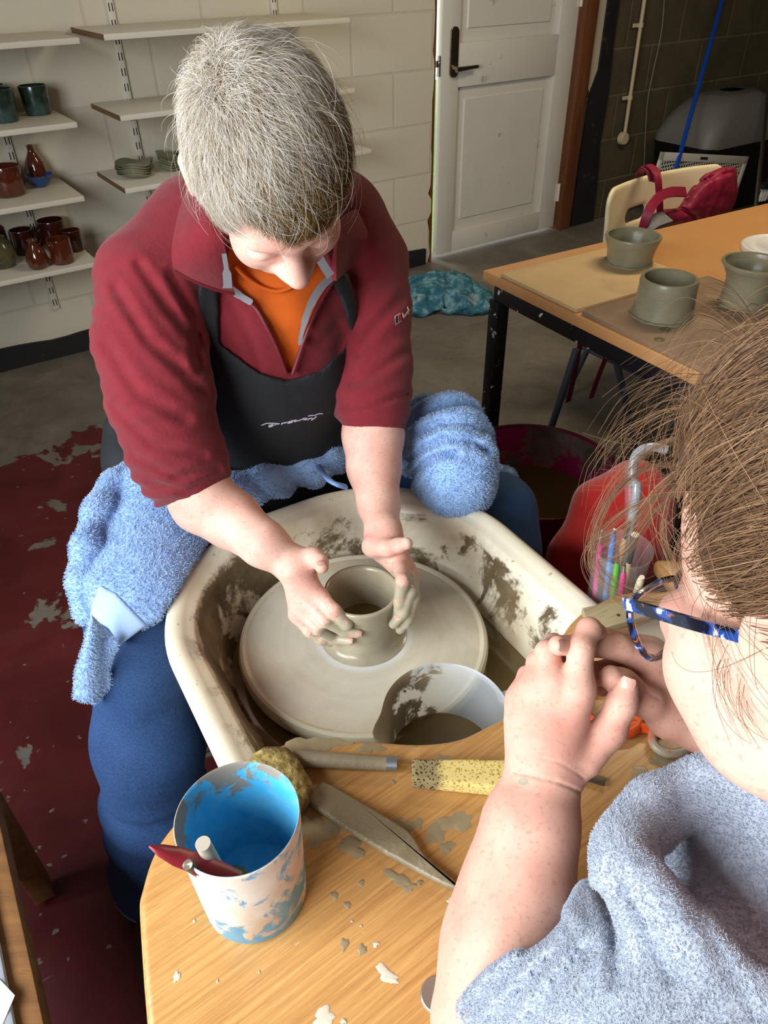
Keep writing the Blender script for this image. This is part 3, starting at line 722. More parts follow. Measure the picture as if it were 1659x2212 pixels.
# perforated white panel standing behind the chair
PTt = 2.75
pn = thing('perforated_panel', 'white perforated metal panel standing on edge behind the ivory chair', 'panel', PT(1510, 460, PTt))
tl, tr = PT(1428, 328, PTt), PT(1617, 338, PTt)
ex = (tr - tl); wid = np.linalg.norm(ex); ex /= wid; ez = np.cross(ex, -N); ez /= np.linalg.norm(ez);
if ez[2] < 0: ez = -ez
hgt = tl[2] / ez[2] - .01
en = np.cross(ex, ez)
def m_perf():
    t = NT('perforated_white_metal'); m = t.m; vec = t.coord(rot=(0, 0, -TH)); sx = t.n('ShaderNodeSeparateXYZ'); t.l(vec, sx.inputs[0])
    S = 46.0
    x = t.math('MULTIPLY', sx.outputs[0], S); z = t.math('MULTIPLY', sx.outputs[2], S / .866)
    row = t.math('FLOOR', z); off = t.math('MULTIPLY', t.math('MODULO', t.math('ABSOLUTE', row), 2.), .5)
    fx = t.math('SUBTRACT', t.math('FRACT', t.math('ADD', t.math('ADD', x, off), 100.)), .5); fz = t.math('MULTIPLY', t.math('SUBTRACT', t.math('FRACT', z), .5), .866)
    r = t.math('SQRT', t.math('ADD', t.math('MULTIPLY', fx, fx), t.math('MULTIPLY', fz, fz)))
    t.set('Base Color', lin((214, 212, 200))); t.set('Roughness', .5); t.set('Alpha', t.ramp(r, .33, .36)); return m
pc = tl + ex * wid / 2 - ez * hgt / 2
MB().box(pc, (wid - .06, hgt - .06, .002), (ex, ez, en)).build('perforated_sheet', m_perf(), pn)
fb = MB(); bw = .042
for c_, d_ in ((tl + ex * wid / 2 - ez * bw / 2, (wid, bw, .012)), (tl + ex * wid / 2 - ez * (hgt - bw / 2), (wid, bw, .012)), (tl + ex * bw * .35 - ez * hgt / 2, (bw * .7, hgt, .012)), (tr - ex * bw * .35 - ez * hgt / 2, (bw * .7, hgt, .012))): fb.box(c_, d_, (ex, ez, en), .002)
fb.build('rim', M('white_enamel', (214, 212, 202), .5), pn)
MB().box(tl + ex * wid * .47 - ez * bw * .5 + en * .0062, (.07, .014, .002), (ex, ez, en)).box(tl + ex * wid * .47 - ez * bw * .5 - en * .0062, (.07, .014, .002), (ex, ez, en)).build('slot', M_slot, pn)
# dark bin with a grey domed lid
BT = 3.0; bc = PT(1556, 300, BT); bs = float(W @ bc)
bn = thing('waste_bin', 'black bag-lined bin with grey domed swing lid against the dark wall', 'bin', ws(bs, BT, 0))
def rr_loft(levels, n=10):
    b = MB(); v = []; f = []; k = None
    for (w_, d_, r_, z_) in levels:
        o = rrect(w_, d_, r_, n); k = len(o); v += [ws(bs + x, BT + y, z_) for x, y in o]
    for i in range(len(levels) - 1):
        for j in range(k): f.append((i * k + j, i * k + (j + 1) % k, (i + 1) * k + (j + 1) % k, (i + 1) * k + j))
    f.append(tuple(range(k))[::-1]); f.append(tuple((len(levels) - 1) * k + j for j in range(k)))
    return b.add(v, f)
BW = .80
rr_loft([(BW * .82, .34, .06, 0), (BW * .86, .38, .07, .1), (BW, .43, .08, .44), (BW * 1.01, .44, .08, .46)]).build('bin_body', M('black_bin_bag', (14, 14, 18), .3, bump=(14, .7, .02)), bn)
rr_loft([(BW, .44, .08, .455), (BW * 1.0, .44, .09, .50), (BW * .92, .40, .12, .58), (BW * .74, .32, .13, .66), (BW * .5, .22, .10, .70), (BW * .2, .1, .045, .712)]).build('domed_lid', M('grey_lid_plastic', (112, 110, 106), .5), bn)
rr_loft([(BW * .50, .2, .099, .66), (BW * .52, .21, .104, .700), (BW * .44, .17, .08, .712)]).build('swing_flap', M('dark_grey_flap', (92, 90, 88), .5), bn)
# broom, steel pole and brush
br = thing('broom', 'broom with a long bright blue handle leaning on the dark wall', 'broom', PT(1460, 360, 2.72) * np.array([1, 1, 0]))
b0, b1 = PT(1467, 340, 2.74), PT(1566, -20, 3.26); bd = (b1 - b0) / np.linalg.norm(b1 - b0); foot = b0 - bd * (b0[2] - .1) / bd[2]
MB().tube([foot, b0 + bd * 1.25], .0125, 14).build('handle', M('bright_blue_plastic', (18, 74, 180), .25, coat=.3), br)
MB().box(foot - Z * .03, (.28, .05, .05), WAX, .01).build('broom_head', M_black, br)
bb = MB()
for i in range(24):
    for j in range(4):
        q = foot + W * (i / 23 - .5) * .26 + N * (j / 3 - .5) * .035; bb.tube([q - Z * .05, q - Z * .097 + W * (i / 23 - .5) * .03], .003, 5)
bb.build('bristles', M('blue_bristle', (30, 70, 150), .6), br)
sp0, sp1 = PT(1634, 436, 2.45), PT(1668, 120, 2.9); sd_ = (sp1 - sp0) / np.linalg.norm(sp1 - sp0); ft = sp0 - sd_ * (sp0[2] - .012) / sd_[2]
o = tag(MB().tube([ft, sp0 + sd_ * 1.1], .011, 14).build('steel_pole', M('brushed_steel', (176, 172, 160), .25, 1)), 'bare steel pole leaning at the right edge of the view', 'pole')
sb = thing('scrubbing_brush', 'white-bristled brush standing behind the steel pole', 'brush', PT(1655, 415, 2.6))
sbb = MB()
for i in range(60):
    q = PT(1655, 405, 2.6) + W * random.uniform(-.05, .05) + N * random.uniform(-.02, .02); sbb.tube([q, q - Z * .07 + W * random.uniform(-.015, .015)], .0025, 5)
sbb.build('bristles', M_wplast, sb)
MB().box(PT(1655, 400, 2.6), (.12, .06, .025), WAX, .006).tube([PT(1655, 400, 2.6), PT(1700, 300, 2.75)], .012).build('handle', M_black, sb)
bx = PT(1655, 415, 2.6); tag(MB().box(ws(float(W @ bx), 2.58, (bx[2] - .09) / 2), (.5, .22, bx[2] - .09), WAX, .01).build('storage_box', M('dark_cardboard', (48, 40, 34), .9)), 'dark box standing behind the table under the white brush', 'box')
# crumpled teal cloth on the floor
def m_teal():
    t = NT('teal_check_cloth'); vec = t.coord(); w = t.noise(9, 3, .5, vec)
    mp = t.n('ShaderNodeMixRGB'); 
    add = t.n('ShaderNodeVectorMath', operation='ADD'); nz = t.n('ShaderNodeTexNoise'); nz.inputs['Scale'].default_value = 7; t.l(vec, nz.inputs['Vector'])
    sc_ = t.n('ShaderNodeVectorMath', operation='SCALE'); t.l(nz.outputs['Color'], sc_.inputs[0]); sc_.inputs['Scale'].default_value = .16; t.l(vec, add.inputs[0]); t.l(sc_.outputs[0], add.inputs[1])
    def wave(d, s):
        q = t.n('ShaderNodeTexWave', bands_direction=d); q.inputs['Scale'].default_value = s; q.inputs['Distortion'].default_value = 1; t.l(add.outputs[0], q.inputs['Vector']); return t.ramp(q.outputs['Fac'], .62, .72)
    c = t.mix(t.ramp(t.noise(22, 4, .6, vec), .45, .6), lin((46, 108, 128)), lin((122, 170, 182))); c = t.mix(t.math('MULTIPLY', wave('Y', 9), .5), c, lin((40, 90, 116)))
    c = t.mix(t.ramp(w, .6, .7, 0, .5), c, lin((190, 200, 204))); t.set('Base Color', c); t.set('Roughness', .9); t.bump(t.noise(120, 3, .5, vec), .2, .002); return t.m
rc0 = P(958, 648, 0)
def rag_sdf(Q):
    d = ell(Q, P(910, 640, .03), (.13, .15, .075)); d = smin(d, ell(Q, P(965, 630, .03), (.15, .15, .08)), .06); d = smin(d, ell(Q, P(1010, 655, .02), (.15, .11, .055)), .06)
    d = smin(d, ell(Q, P(890, 660, .02), (.12, .10, .05)), .05)
    r1 = 1 - np.abs(vnoise(Q, 15)) * 2; r2 = 1 - np.abs(vnoise(Q + 5, 30)) * 2; d = d - .026 * r1 - .012 * r2 + .012
    return np.maximum(d * .6, .001 - Q[:, 2])
tag(sobj('floor_rag', rag_sdf, rc0 - np.array([.5, .45, .05]), rc0 + np.array([.5, .45, .22]), .009, m_teal(), smooth_it=1), 'crumpled teal checked cloth lying on the bare floor', 'cloth')
# big pink tub of slops
def m_tub():
    t = NT('clay_caked_pink_plastic'); vec = t.coord(); sx = t.n('ShaderNodeSeparateXYZ'); t.l(vec, sx.inputs[0])
    n = t.noise(11, 7, .65, vec, .4); f = t.ramp(t.math('ADD', n, t.ramp(sx.outputs[2], .18, .36, -.05, .07)), .47, .53)
    c = t.mix(f, lin((196, 34, 116)), t.mix(t.ramp(t.noise(7, 5, .6, vec), .35, .65), lin((96, 80, 68)), lin((176, 164, 152))))
    t.set('Base Color', c); t.set('Roughness', .55); t.bump(f, .3, .002); return t.m
M_tubout = M('crimson_plastic', (120, 16, 52), .4, var=(5, .2), spots=[('noise', (150, 126, 110), 12, .68, .74)])
M_slip = M('murky_brown_water', (128, 104, 54), .08, var=(4, .1))
bk = P(1152, 1008, .36); br_ = .215
tub = thing('slops_tub', 'large clay-caked pink tub of murky brown water on the floor', 'tub', (bk[0], bk[1], 0))
c0 = np.array([bk[0], bk[1], 0])
MB().lathe(c0, [(0, .006), (br_ * .80, .006), (br_ * .82, .012), (br_ * .97, .352)], 56).build('inner_wall', m_tub(), tub)
MB().lathe(c0, [(br_ * .97, .352), (br_ * .985, .358), (br_ * 1.01, .358), (br_ * 1.01, .345), (br_ * .99, .342), (br_ * .84, .006), (0, .001)], 56).build('outer_wall', M_tubout, tub)
MB().lathe(c0, [(br_ * .918, .235), (0, .235)], 56).build('water', M_slip, tub)
# red cloth over a stool, clear tool pot and bent tube beyond the board
M_red = M('bright_red_felt', (196, 22, 20), .85, var=(20, .08), bump=(70, .2), sheen=.4)
def rd(u, v, zc): return D(u, v, zc)
def red_sdf(Q):
    d = chain(Q, [rd(1370, 1050, 1.50), rd(1300, 1095, 1.50), rd(1225, 1195, 1.48), rd(1185, 1260, 1.5)], [.05, .055, .03, .02], .03)
    d = smin(d, chain(Q, [rd(1380, 1090, 1.50), rd(1345, 1180, 1.48), rd(1300, 1200, 1.46)], [.07, .075, .06], .04), .03)
    d = smin(d, chain(Q, [rd(1300, 1190, 1.48), rd(1270, 1290, 1.52), rd(1240, 1360, 1.56)], [.06, .075, .09], .04), .03)
    return d + .006 * vnoise(Q, 14)
rc_ = rd(1290, 1180, 1.5)
tag(sobj('red_cushion_cloth', red_sdf, rc_ - .34, rc_ + .34, .008, M_red, smooth_it=2), 'bright red cloth bundle behind the wheel, under the wisps of hair', 'cloth')
rs = thing('round_stool', 'dark stool under the bright red cloth', 'stool', (rc_[0] - .02, rc_[1] + .03, 0)); sz = .26
MB().lathe((rc_[0] - .02, rc_[1] + .03, sz - .04), [(0, 0), (.11, 0), (.12, .01), (.12, .03), (.11, .04), (0, .04)], 32).build('seat', M_black, rs)
for i in range(3):
    an = 2.1 * i + .4; MB().tube([(rc_[0] - .02 + .08 * math.cos(an), rc_[1] + .03 + .08 * math.sin(an), sz - .04), (rc_[0] - .02 + .11 * math.cos(an), rc_[1] + .03 + .11 * math.sin(an), .008)], .012).build('leg', M_black, rs)
# old plank and folded sheet at the lower left corner
M_plank = m_wood('rough_plank', (150, 104, 56), (112, 74, 40), None, (3, 40, 40), .7)
pk0, pk1 = P(-6, 1800, .40), P(88, 2240, .40)
pdir = (pk1 - pk0) / np.linalg.norm(pk1 - pk0); pside = np.cross(Z, pdir); pcen = (pk0 + pk1) / 2
lb = thing('side_bench', 'wooden bench edge with a grey cover at the lower left corner', 'bench', (pcen[0] - .2, pcen[1], 0))
MB().box(pcen - Z * .02 - pside * .018, (.62, .05, .05), (pdir, pside, Z), .003).build('edge_rail', M_plank, lb)
for k in (-.28, .28): MB().box(pcen - pside * .018 + pdir * k - Z * .215, (.045, .035, .34), (pdir, pside, Z), .003).build('leg', M_plank, lb)
for k in (-.28, .28): MB().box(pcen - pside * .30 + pdir * k - Z * .215, (.045, .035, .34), (pdir, pside, Z), .003).build('leg', M_plank, lb)
M_sheet = M('grey_sheet', (168, 174, 182), .7, var=(5, .1), bump=(9, .2, .01))
MB().box(pcen - pside * .165 + Z * .012, (.60, .29, .012), (pdir, pside, Z), .006).build('cover', M_sheet, lb)
pp = [P(u, v, .4192) for u, v in ((-90, 2090), (-4, 2112), (32, 2150), (4, 2216), (-20, 2280), (-120, 2260))]
tag(mobj('paper_sheet', [q for q in pp] + [q - Z * .001 for q in pp], [(0, 1, 2, 3, 4, 5), (11, 10, 9, 8, 7, 6)] + [(i, i + 6, (i + 1) % 6 + 6, (i + 1) % 6) for i in range(6)], M('white_paper', (236, 232, 240), .7), smooth=False), 'white paper corner on the grey bench cover at lower left', 'paper')
# ================================================================ potter's wheel and its working board
WZ = .592; BZ = .712; RZ = .676
wc = P(785, 1369, WZ); WR = 535 / 2 / F * zc_of(wc); wcp, wca = float(PD @ wc), float(AD @ wc)
whl = thing('throwing_wheel_unit', 'potter\'s wheel with a clay-splashed cream splash pan and round wheel head', "potter's wheel", (wc[0], wc[1], 0))
M_slipw = M('basin_slip_water', (112, 94, 60), .07, var=(3, .25), spots=[('noise', (112, 98, 66), 3, .5, .7)])
def m_basin():
    t = NT('clay_stained_cream_plastic'); vec = t.coord(); sx = t.n('ShaderNodeSeparateXYZ'); t.l(vec, sx.inputs[0]); z = sx.outputs[2]
    n = t.noise(9, 8, .68, vec, .8); nf = t.noise(42, 5, .7, vec)
    inn = t.attr('inner')
    p_ = t.math('ADD', t.math('MULTIPLY', sx.outputs[0], PD[0]), t.math('MULTIPLY', sx.outputs[1], PD[1]))
    left = t.ramp(p_, wcp + .0 - wcp, wcp - .1 - wcp, 0, .10)       # object origin sits at the wheel axis
    band = t.math('MULTIPLY', t.ramp(z, RZ - .012, RZ - .028), t.ramp(z, RZ - .125, RZ - .05, .35, 1.))
    f = t.math('MULTIPLY', t.ramp(t.math('ADD', t.math('ADD', t.math('MULTIPLY', n, .75), t.math('MULTIPLY', nf, .25)), t.math('ADD', t.math('MULTIPLY', band, .12), left)), .60, .655), inn)
    cream = t.mix(t.ramp(t.noise(3, 5, .6, vec), .3, .7), lin((236, 231, 214)), lin((230, 221, 192)))
    speck = t.ramp(t.noise(70, 4, .6, vec), .66, .70, 0, .7); c = t.mix(speck, cream, lin((150, 128, 84)))
    grime = t.math('MULTIPLY', t.ramp(t.math('ADD', t.noise(5, 6, .6, vec, .6), left), .46, .72, 0, .75), inn); c = t.mix(grime, c, lin((166, 138, 92)))
    cl = t.mix(t.ramp(t.noise(17, 5, .6, vec), .35, .65), lin((86, 70, 46)), lin((128, 112, 82)))
    c = t.mix(f, c, cl)
    t.set('Base Color', c); t.set('Roughness', t.ramp(f, 0, 1, .28, .75)); t.bump(t.math('ADD', f, t.math('MULTIPLY', nf, .2)), .35, .003); return t.m
bp0, bp1, ba0, ba1 = .0815, .640, -.950, -.26
bcx, bca, bw_, bh_ = (bp0 + bp1) / 2, (ba0 + ba1) / 2, bp1 - bp0, ba1 - ba0
def basin_ring(ins, r=.245): return [(bcx + x, bca + y) for x, y in rrect(bw_ - 2 * ins, bh_ - 2 * ins, max(r - ins, .03), 22)]
levels = [(.05, .46, 0), (.03, .47, 0), (.016, .60, 0), (.008, .645, 0), (.001, .655, 0), (0, .664, 0), (.003, .673, 0), (.010, .677, 0), (.020, .6765, .0), (.028, .673, .15), (.034, .669, .3), (.040, .668, .5), (.044, .665, .8), (.050, .650, 1), (.062, .610, 1), (.072, .570, 1), (.085, .545, 1), (.11, .535, 1), (.16, .533, 1)]
v = []; f = []; inn = []; k = None
for ins, z, q in levels:
    o = basin_ring(ins); k = len(o); v += [wp(x, y, z) for x, y in o]; inn += [q] * k
nl = len(levels)
for i in range(nl - 1):
    for j in range(k): f.append((i * k + j, i * k + (j + 1) % k, (i + 1) * k + (j + 1) % k, (i + 1) * k + j))
f.append(tuple((nl - 1) * k + j for j in range(k)))
b = mobj('splash_pan', v, f, m_basin(), whl, sharp=60, label='cream splash pan caked with clay inside'); set_attr(b, 'inner', inn)
o = basin_ring(.0745); mobj('slip_water', [wp(x, y, .556) for x, y in o], [tuple(range(k))], M_slipw, whl, smooth=False)
def m_head():
    t = NT('slip_covered_wheel_head'); vec = t.coord(); sx = t.n('ShaderNodeSeparateXYZ'); t.l(vec, sx.inputs[0])
    r = t.math('SQRT', t.math('ADD', t.math('MULTIPLY', sx.outputs[0], sx.outputs[0]), t.math('MULTIPLY', sx.outputs[1], sx.outputs[1])))
    cb = t.n('ShaderNodeCombineXYZ'); t.l(t.math('MULTIPLY', r, 90.), cb.inputs[0]); rings = t.noise(1, 4, .6, cb.outputs[0])
    smear = t.noise(5, 5, .6, vec, .8)
    c = t.mix(t.ramp(rings, .3, .7), lin((206, 199, 176)), lin((216, 210, 192))); c = t.mix(t.ramp(smear, .4, .75, 0, .6), c, lin((150, 134, 98)))
    ring = t.math('MULTIPLY', t.ramp(r, .052, .062), t.ramp(r, .078, .070)); c = t.mix(t.math('MULTIPLY', ring, .8), c, lin((218, 219, 216)))
    edge = t.ramp(r, WR - .012, WR - .008, 0, .5); c = t.mix(edge, c, lin((222, 214, 184)))
    t.set('Base Color', c); t.set('Roughness', t.ramp(smear, .3, .7, .2, .38)); t.set('Specular IOR Level', .6)
    t.bump(t.math('ADD', t.math('MULTIPLY', rings, .6), t.math('MULTIPLY', smear, .4)), .12, .002); return t.m
MB().lathe(wc, [(0, -.06), (.05, -.06), (.05, -.03), (WR * .9, -.028), (WR - .006, -.026), (WR, -.02), (WR + .001, -.008), (WR - .002, -.001), (WR - .006, .001), (WR - .010, .0), (WR - .012, -.002), (WR - .016, -.002), (.06, -.0), (0, 0)], 96).build('wheel_head', m_head(), whl, sharp=35)
M_frame = M('grey_green_cast_frame', (66, 70, 64), .6, var=(6, .2))
MB().box(wp(bcx, wca + .02, .26), (.34, .44, .40), PAX, .02).build('pedestal', M_frame, whl)
MB().box(wp(bcx, wca + .02, .03), (.40, .52, .06), PAX, .015).build('foot', M_frame, whl)
# the pot being thrown
M_wet = m_clay('wet_throwing_clay', (172, 163, 138), .26, .12)
PS = 1.09
prof = [(r * PS, z * .955) for r, z in [(0, .0008), (.060, .0008), (.052, .004), (.0475, .012), (.0445, .03), (.044, .05), (.0455, .07), (.0488, .086), (.0502, .092), (.0495, .0955), (.047, .0962), (.0445, .0945), (.0425, .088), (.0395, .068), (.0375, .045), (.035, .024), (.03, .016), (0, .014)]]
pot = tag(MB().lathe(wc, prof, 72).build('thrown_pot', M_wet, loc=wc + Z * .0008, sharp=70), 'small wet clay cylinder being thrown on the wheel between two hands', 'pot')
MB().lathe(wc, [(.0388, .0262), (0, .0262)], 48).build('water', M('pot_water', (104, 92, 52), .05, var=(40, .15)), pot)
# measuring jug standing in the pan
jc = P(963, 1540, .682)
def m_jug():
    t = NT('cloudy_clear_plastic'); n = t.noise(22, 6, .65, t.coord(), .5); f = t.ramp(n, .50, .58)
    left = t.ramp(t.attr('smear'), 0, 1, -.25, .25); f = t.ramp(t.math('ADD', n, left), .52, .58)
    t.set('Base Color', t.mix(f, lin((206, 214, 218)), lin((150, 136, 108)))); t.set('Roughness', t.ramp(f, 0, 1, .2, .6)); t.set('Alpha', t.ramp(f, 0, 1, .42, 1)); t.bump(f, .2, .001); return t.m
jug = thing('measuring_jug', 'cloudy plastic measuring jug of brown water in the splash pan', 'jug', (jc[0], jc[1], .536))
JR = .0745; jh = jc[2] - .54; jb = np.array([jc[0], jc[1], .54])
jp = [(0, .0), (JR * .80, .0), (JR * .84, .006), (JR * .97, jh * .9), (JR, jh), (JR * 1.03, jh + .002), (JR * 1.03, jh - .003), (JR * .985, jh - .004)]
sp_dir = math.atan2((P(815, 1580, .69) - jc)[1], (P(815, 1580, .69) - jc)[0])
def spout(an, i):
    d_ = (an - sp_dir + math.pi) % (2 * math.pi) - math.pi
    return 1 + (.22 * math.exp(-(d_ / .24) ** 2) * (0, 0, .0, .35, .9, 1, 1, .9)[i])
jo = MB().lathe(jb, jp, 64, wob=spout).build('jug_wall', m_jug(), jug)
vv = np.array([x.co[:] for x in jo.data.vertices]); set_attr(jo, 'smear', .5 - .5 * np.sign(1) * (vv @ np.array([1, .3, 0])) / JR)
ha = sp_dir + math.pi; hdv = np.array([math.cos(ha), math.sin(ha), 0])
MB().tube(spline([jb + hdv * JR * .98 + Z * (jh - .006), jb + hdv * (JR + .03) + Z * (jh - .008), jb + hdv * (JR + .036) + Z * (jh - .05), jb + hdv * (JR + .012) + Z * (jh - .10), jb + hdv * JR * .9 + Z * (jh - .115)], 6), .006, 8).build('handle', m_jug(), jug)
MB().lathe(jb, [(JR * .9, .055), (0, .055)], 48).build('water', M_slipw, jug)
MB().lathe(jb + Z * .0552 + np.array([.012, -.02, 0]), [(0, .003), (.003, .003), (.006, 0)], 12).build('foam_fleck', M('pale_slip', (190, 186, 170), .5), jug)
# ---------------------------------------------------------------- curved oak board
px = [(300, 2000), (306, 1915), (345, 1815), (430, 1722), (540, 1648), (636, 1612), (720, 1597), (800, 1597), (900, 1603), (985, 1594), (1050, 1566), (1105, 1532), (1165, 1455), (1205, 1385), (1240, 1335), (1290, 1300), (1352, 1277), (1450, 1268)]
ol = [A_(P(u, v, BZ)) for u, v in px]
ol += [(.74, -.50), (.79, -.45), (.815, -.36), (.82, -.15), (.80, -.08), (.74, -.045), (.4, -.04), (.0, -.045), (-.045, -.08), (-.065, -.15), (-.07, -.25)]
ol = [tuple(q) for q in spline([np.array(q) for q in ol], 5, True)]
M_oak = m_wood('oiled_oak', (208, 160, 98), (170, 121, 68), None, (8, 300, 300), .3, rot=-math.radians(36), strength=.55,
               clay=[((168, 146, 112), 9, .64, .70, .55), ((214, 202, 180), 30, .71, .73, .8)])
bd_ = thing('tool_board', 'kidney-shaped oak board fitted across the front of the wheel', 'board', wp(.38, -.2, 0))
BAX = (PD, AD, -Z)
cutv = None
MB().prism(ol, -BZ, -(BZ - .024), ax=BAX, bev=.008, seg=4).build('board_top', M_oak, bd_, sharp=50)
M_dwood = m_wood('dirty_softwood', (132, 108, 70), (96, 78, 50), None, (2, 20, 20), .8)
for p_, a_ in ((-.02, -.13), (.74, -.13)): MB().box(wp(p_, a_, .345), (.05, .05, .686), PAX, .004).build('leg', M_dwood, bd_)
MB().box(wp(.36, -.13, .62), (.72, .025, .09), PAX, .004).build('apron_rail', M_dwood, bd_)
def onb(u, v, h=.0): return P(u, v, BZ + h)
# ---- blue tool cup
cb = onb(553, 1925); cb = P(553, 1925, BZ)
zc0 = zc_of(cb); CR = 218 / 2 / F * zc0; CH = .186 * zc0
def m_cup(nm, base, streak):
    t = NT(nm); vec = t.coord(); n = t.noise(30, 7, .62, vec, .7); n2 = t.noise(95, 5, .6, vec)
    sx = t.n('ShaderNodeSeparateXYZ'); t.l(vec, sx.inputs[0])
    low = t.ramp(sx.outputs[2], .02, .06, -.07, .06) if not streak else t.ramp(sx.outputs[2], .05, .13, -.16, .05)
    side = t.ramp(sx.outputs[0], -.05, .05, .05, -.04) if not streak else t.ramp(sx.outputs[0], -.05, .04, .03, -.02)
    f = t.ramp(t.math('ADD', t.math('ADD', t.math('MULTIPLY', n, .8), t.math('MULTIPLY', n2, .2)), t.math('ADD', low, side)), (.44 if not streak else .50), (.50 if not streak else .56))
    c = t.mix(f, t.mix(t.ramp(n2, .4, .7, 0, .4), lin(base), lin((150, 205, 224))), t.mix(t.ramp(t.noise(14, 3, .5, vec), .4, .6), lin((226, 218, 206)), lin((206, 186, 162))) if not streak else lin((142, 134, 122)))
    t.set('Base Color', c); t.set('Roughness', t.ramp(f, 0, 1, .3, .8)); t.bump(f, .4, .0015); return t.m
cup = thing('tool_cup', 'bright blue plastic cup crusted with dried clay on the oak board', 'cup', cb)
MB().lathe(cb, [(0, .0005), (CR * .97, .0005), (CR, .003), (CR * 1.10, CH - .002), (CR * 1.10, CH), (CR * 1.085, CH + .0008)], 72).build('outer_wall', m_cup('clay_crusted_blue', (92, 168, 208), False), cup, sharp=50)
MB().lathe(cb, [(CR * 1.085, CH + .0008), (CR * 1.07, CH), (CR * 1.065, CH - .004), (CR * .965, .006), (CR * .93, .004), (0, .004)], 72).build('inner_wall', m_cup('blue_plastic_inside', (74, 186, 236), True), cup, sharp=50)
inC = lambda x, y, z: cb + np.array([x, y, z])
# tools standing in the cup
def cup_pt(u, v, z): return P(u, v, cb[2] + z)
M_kred = M('dark_red_plastic', (138, 36, 46), .35, var=(30, .1), spots=[('noise', (186, 170, 146), 40, .64, .68)])
a0, a1 = cup_pt(322, 1828, CH + .014), cup_pt(510, 1895, CH - .02)
kd = (a1 - a0); kL = np.linalg.norm(kd); kd /= kL; ks = np.cross(kd, Z); ks /= np.linalg.norm(ks); kn = np.cross(ks, kd)
a2 = a0 + kd * (kL + .02)
kc = CO - a0; kc /= np.linalg.norm(kc); kv = np.cross(kd, kc); kv /= np.linalg.norm(kv); kv = kv * .93 + kc * .36; ku = np.cross(kv, kd); ku /= np.linalg.norm(ku)
bl = MB(); v = []; f = []
for i, (tt, w_) in enumerate(((0, .0015), (.12, .010), (.3, .016), (.55, .0175), (.8, .016), (1, .012))):
    w_ *= .52; p = a0 + kd * kL * 1.05 * tt - Z * .0
    for x, y in ((-1, 0), (-.5, .0018), (.5, .0018), (1, 0), (.5, -.0018), (-.5, -.0018)): v.append(p + kv * w_ * .95 * x + ku * y * 1.0)
for i in range(5):
    for j in range(6): f.append((i * 6 + j, i * 6 + (j + 1) % 6, (i + 1) * 6 + (j + 1) % 6, (i + 1) * 6 + j))
f += [tuple(range(6))[::-1], tuple(30 + j for j in range(6))]
tag(bl.add(v, f).build('modelling_knife', M_kred), 'dark red blade-shaped tool leaning out of the blue cup', 'tool')
M_wstick = M('grey_wood_stick', (178, 170, 152), .7, var=(40, .1))
s1_, s0_ = cup_pt(438, 1822, CH + .012), cup_pt(500, 1935, .03)
s0_ = s1_ + (s0_ - s1_) * .86
tag(MB().tube([s1_, s0_], [.0062, .0070], 16).build('wooden_stick', M_wstick), 'pale round wooden stick standing in the blue cup', 'tool')
s1_, s0_ = cup_pt(405, 1868, CH + .004), cup_pt(470, 1912, CH - .05)
tag(MB().tube([s1_, s0_], [.0042, .0042], 12).build('needle_tool', M('dark_wood_handle', (96, 86, 66), .6, spots=[('noise', (200, 196, 184), 60, .55, .6)])), 'thin dark-handled tool lying low in the blue cup', 'tool')
M_sponge_y = M('damp_yellow_sponge', (128, 106, 40), .9, var=(120, .35), bump=(140, .8, .003))
spc = cup_pt(512, 1890, .03)
tag(sobj('sponge_scrap', lambda Q: ell(Q, inC(-.012, -.018, .036), (.022, .016, .030)) + .003 * vnoise(Q, 220), inC(-.012, -.018, .036) - .045, inC(-.012, -.018, .036) + .045, .0022, M_sponge_y, smooth_it=1), 'scrap of dark yellow sponge down inside the blue cup', 'sponge')
# round yellow sponge behind the cup
def m_rs():
    t = NT('yellow_round_sponge'); vec = t.coord(); n = t.noise(150, 4, .6, vec); n2 = t.noise(24, 4, .6, vec); sx = t.n('ShaderNodeSeparateXYZ'); t.l(vec, sx.inputs[0])
    c = t.mix(t.ramp(n, .35, .65), lin((176, 156, 92)), lin((118, 98, 50))); c = t.mix(t.ramp(t.math('ADD', n2, t.ramp(sx.outputs[2], .0, .028, .16, -.1)), .5, .6, 0, .85), c, lin((92, 74, 46)))
    t.set('Base Color', c); t.set('Roughness', .95); t.bump(n, .8, .004); return t.m
q = P(598, 1690, BZ + .014); q[2] = BZ + .016
tag(sobj('round_sponge', lambda Q: np.maximum(smax(rc(Q, q - AD * .012, q + AD * .016, .031, .031), np.abs(Q[:, 2] - q[2]) - .0145, .018), BZ + .0006 - Q[:, 2]) + .0012 * vnoise(Q, 260), q - .06, q + .06, .002, m_rs(), smooth_it=1), 'round yellowish sponge lying against the back of the blue cup', 'sponge')
# needle tool: clay-coated handle with ferrule
M_ctool = M('clay_coated_handle', (142, 130, 104), .5, var=(18, .12), bump=(60, .5, .003), spots=[('noise', (112, 98, 72), 20, .58, .7)])
n0, n1 = onb(630, 1638, .009), onb(836, 1649, .009); n2_, n3 = onb(858, 1650, .009), onb(905, 1654, .007)
nt = thing('needle_tool', 'clay-coated needle tool with a steel ferrule lying beside the long sponge', 'tool', onb(740, 1645))
dn_ = (n1 - n0) / np.linalg.norm(n1 - n0)
MB().tube([n0 + dn_ * x for x in (0, .0015, .004, .02, .06, np.linalg.norm(n1 - n0))], [.004, .0075, .0088, .0088, .0085, .0078], 20).build('handle', M_ctool, nt)
MB().tube([n1 - dn_ * .0005, n2_], [.0080, .0078], 20).build('ferrule', M('dull_steel', (150, 156, 166), .4, .8), nt)
MB().tube([n2_, n3], .0011, 8).build('needle', M('brassy_needle', (196, 164, 90), .35, .8), nt)
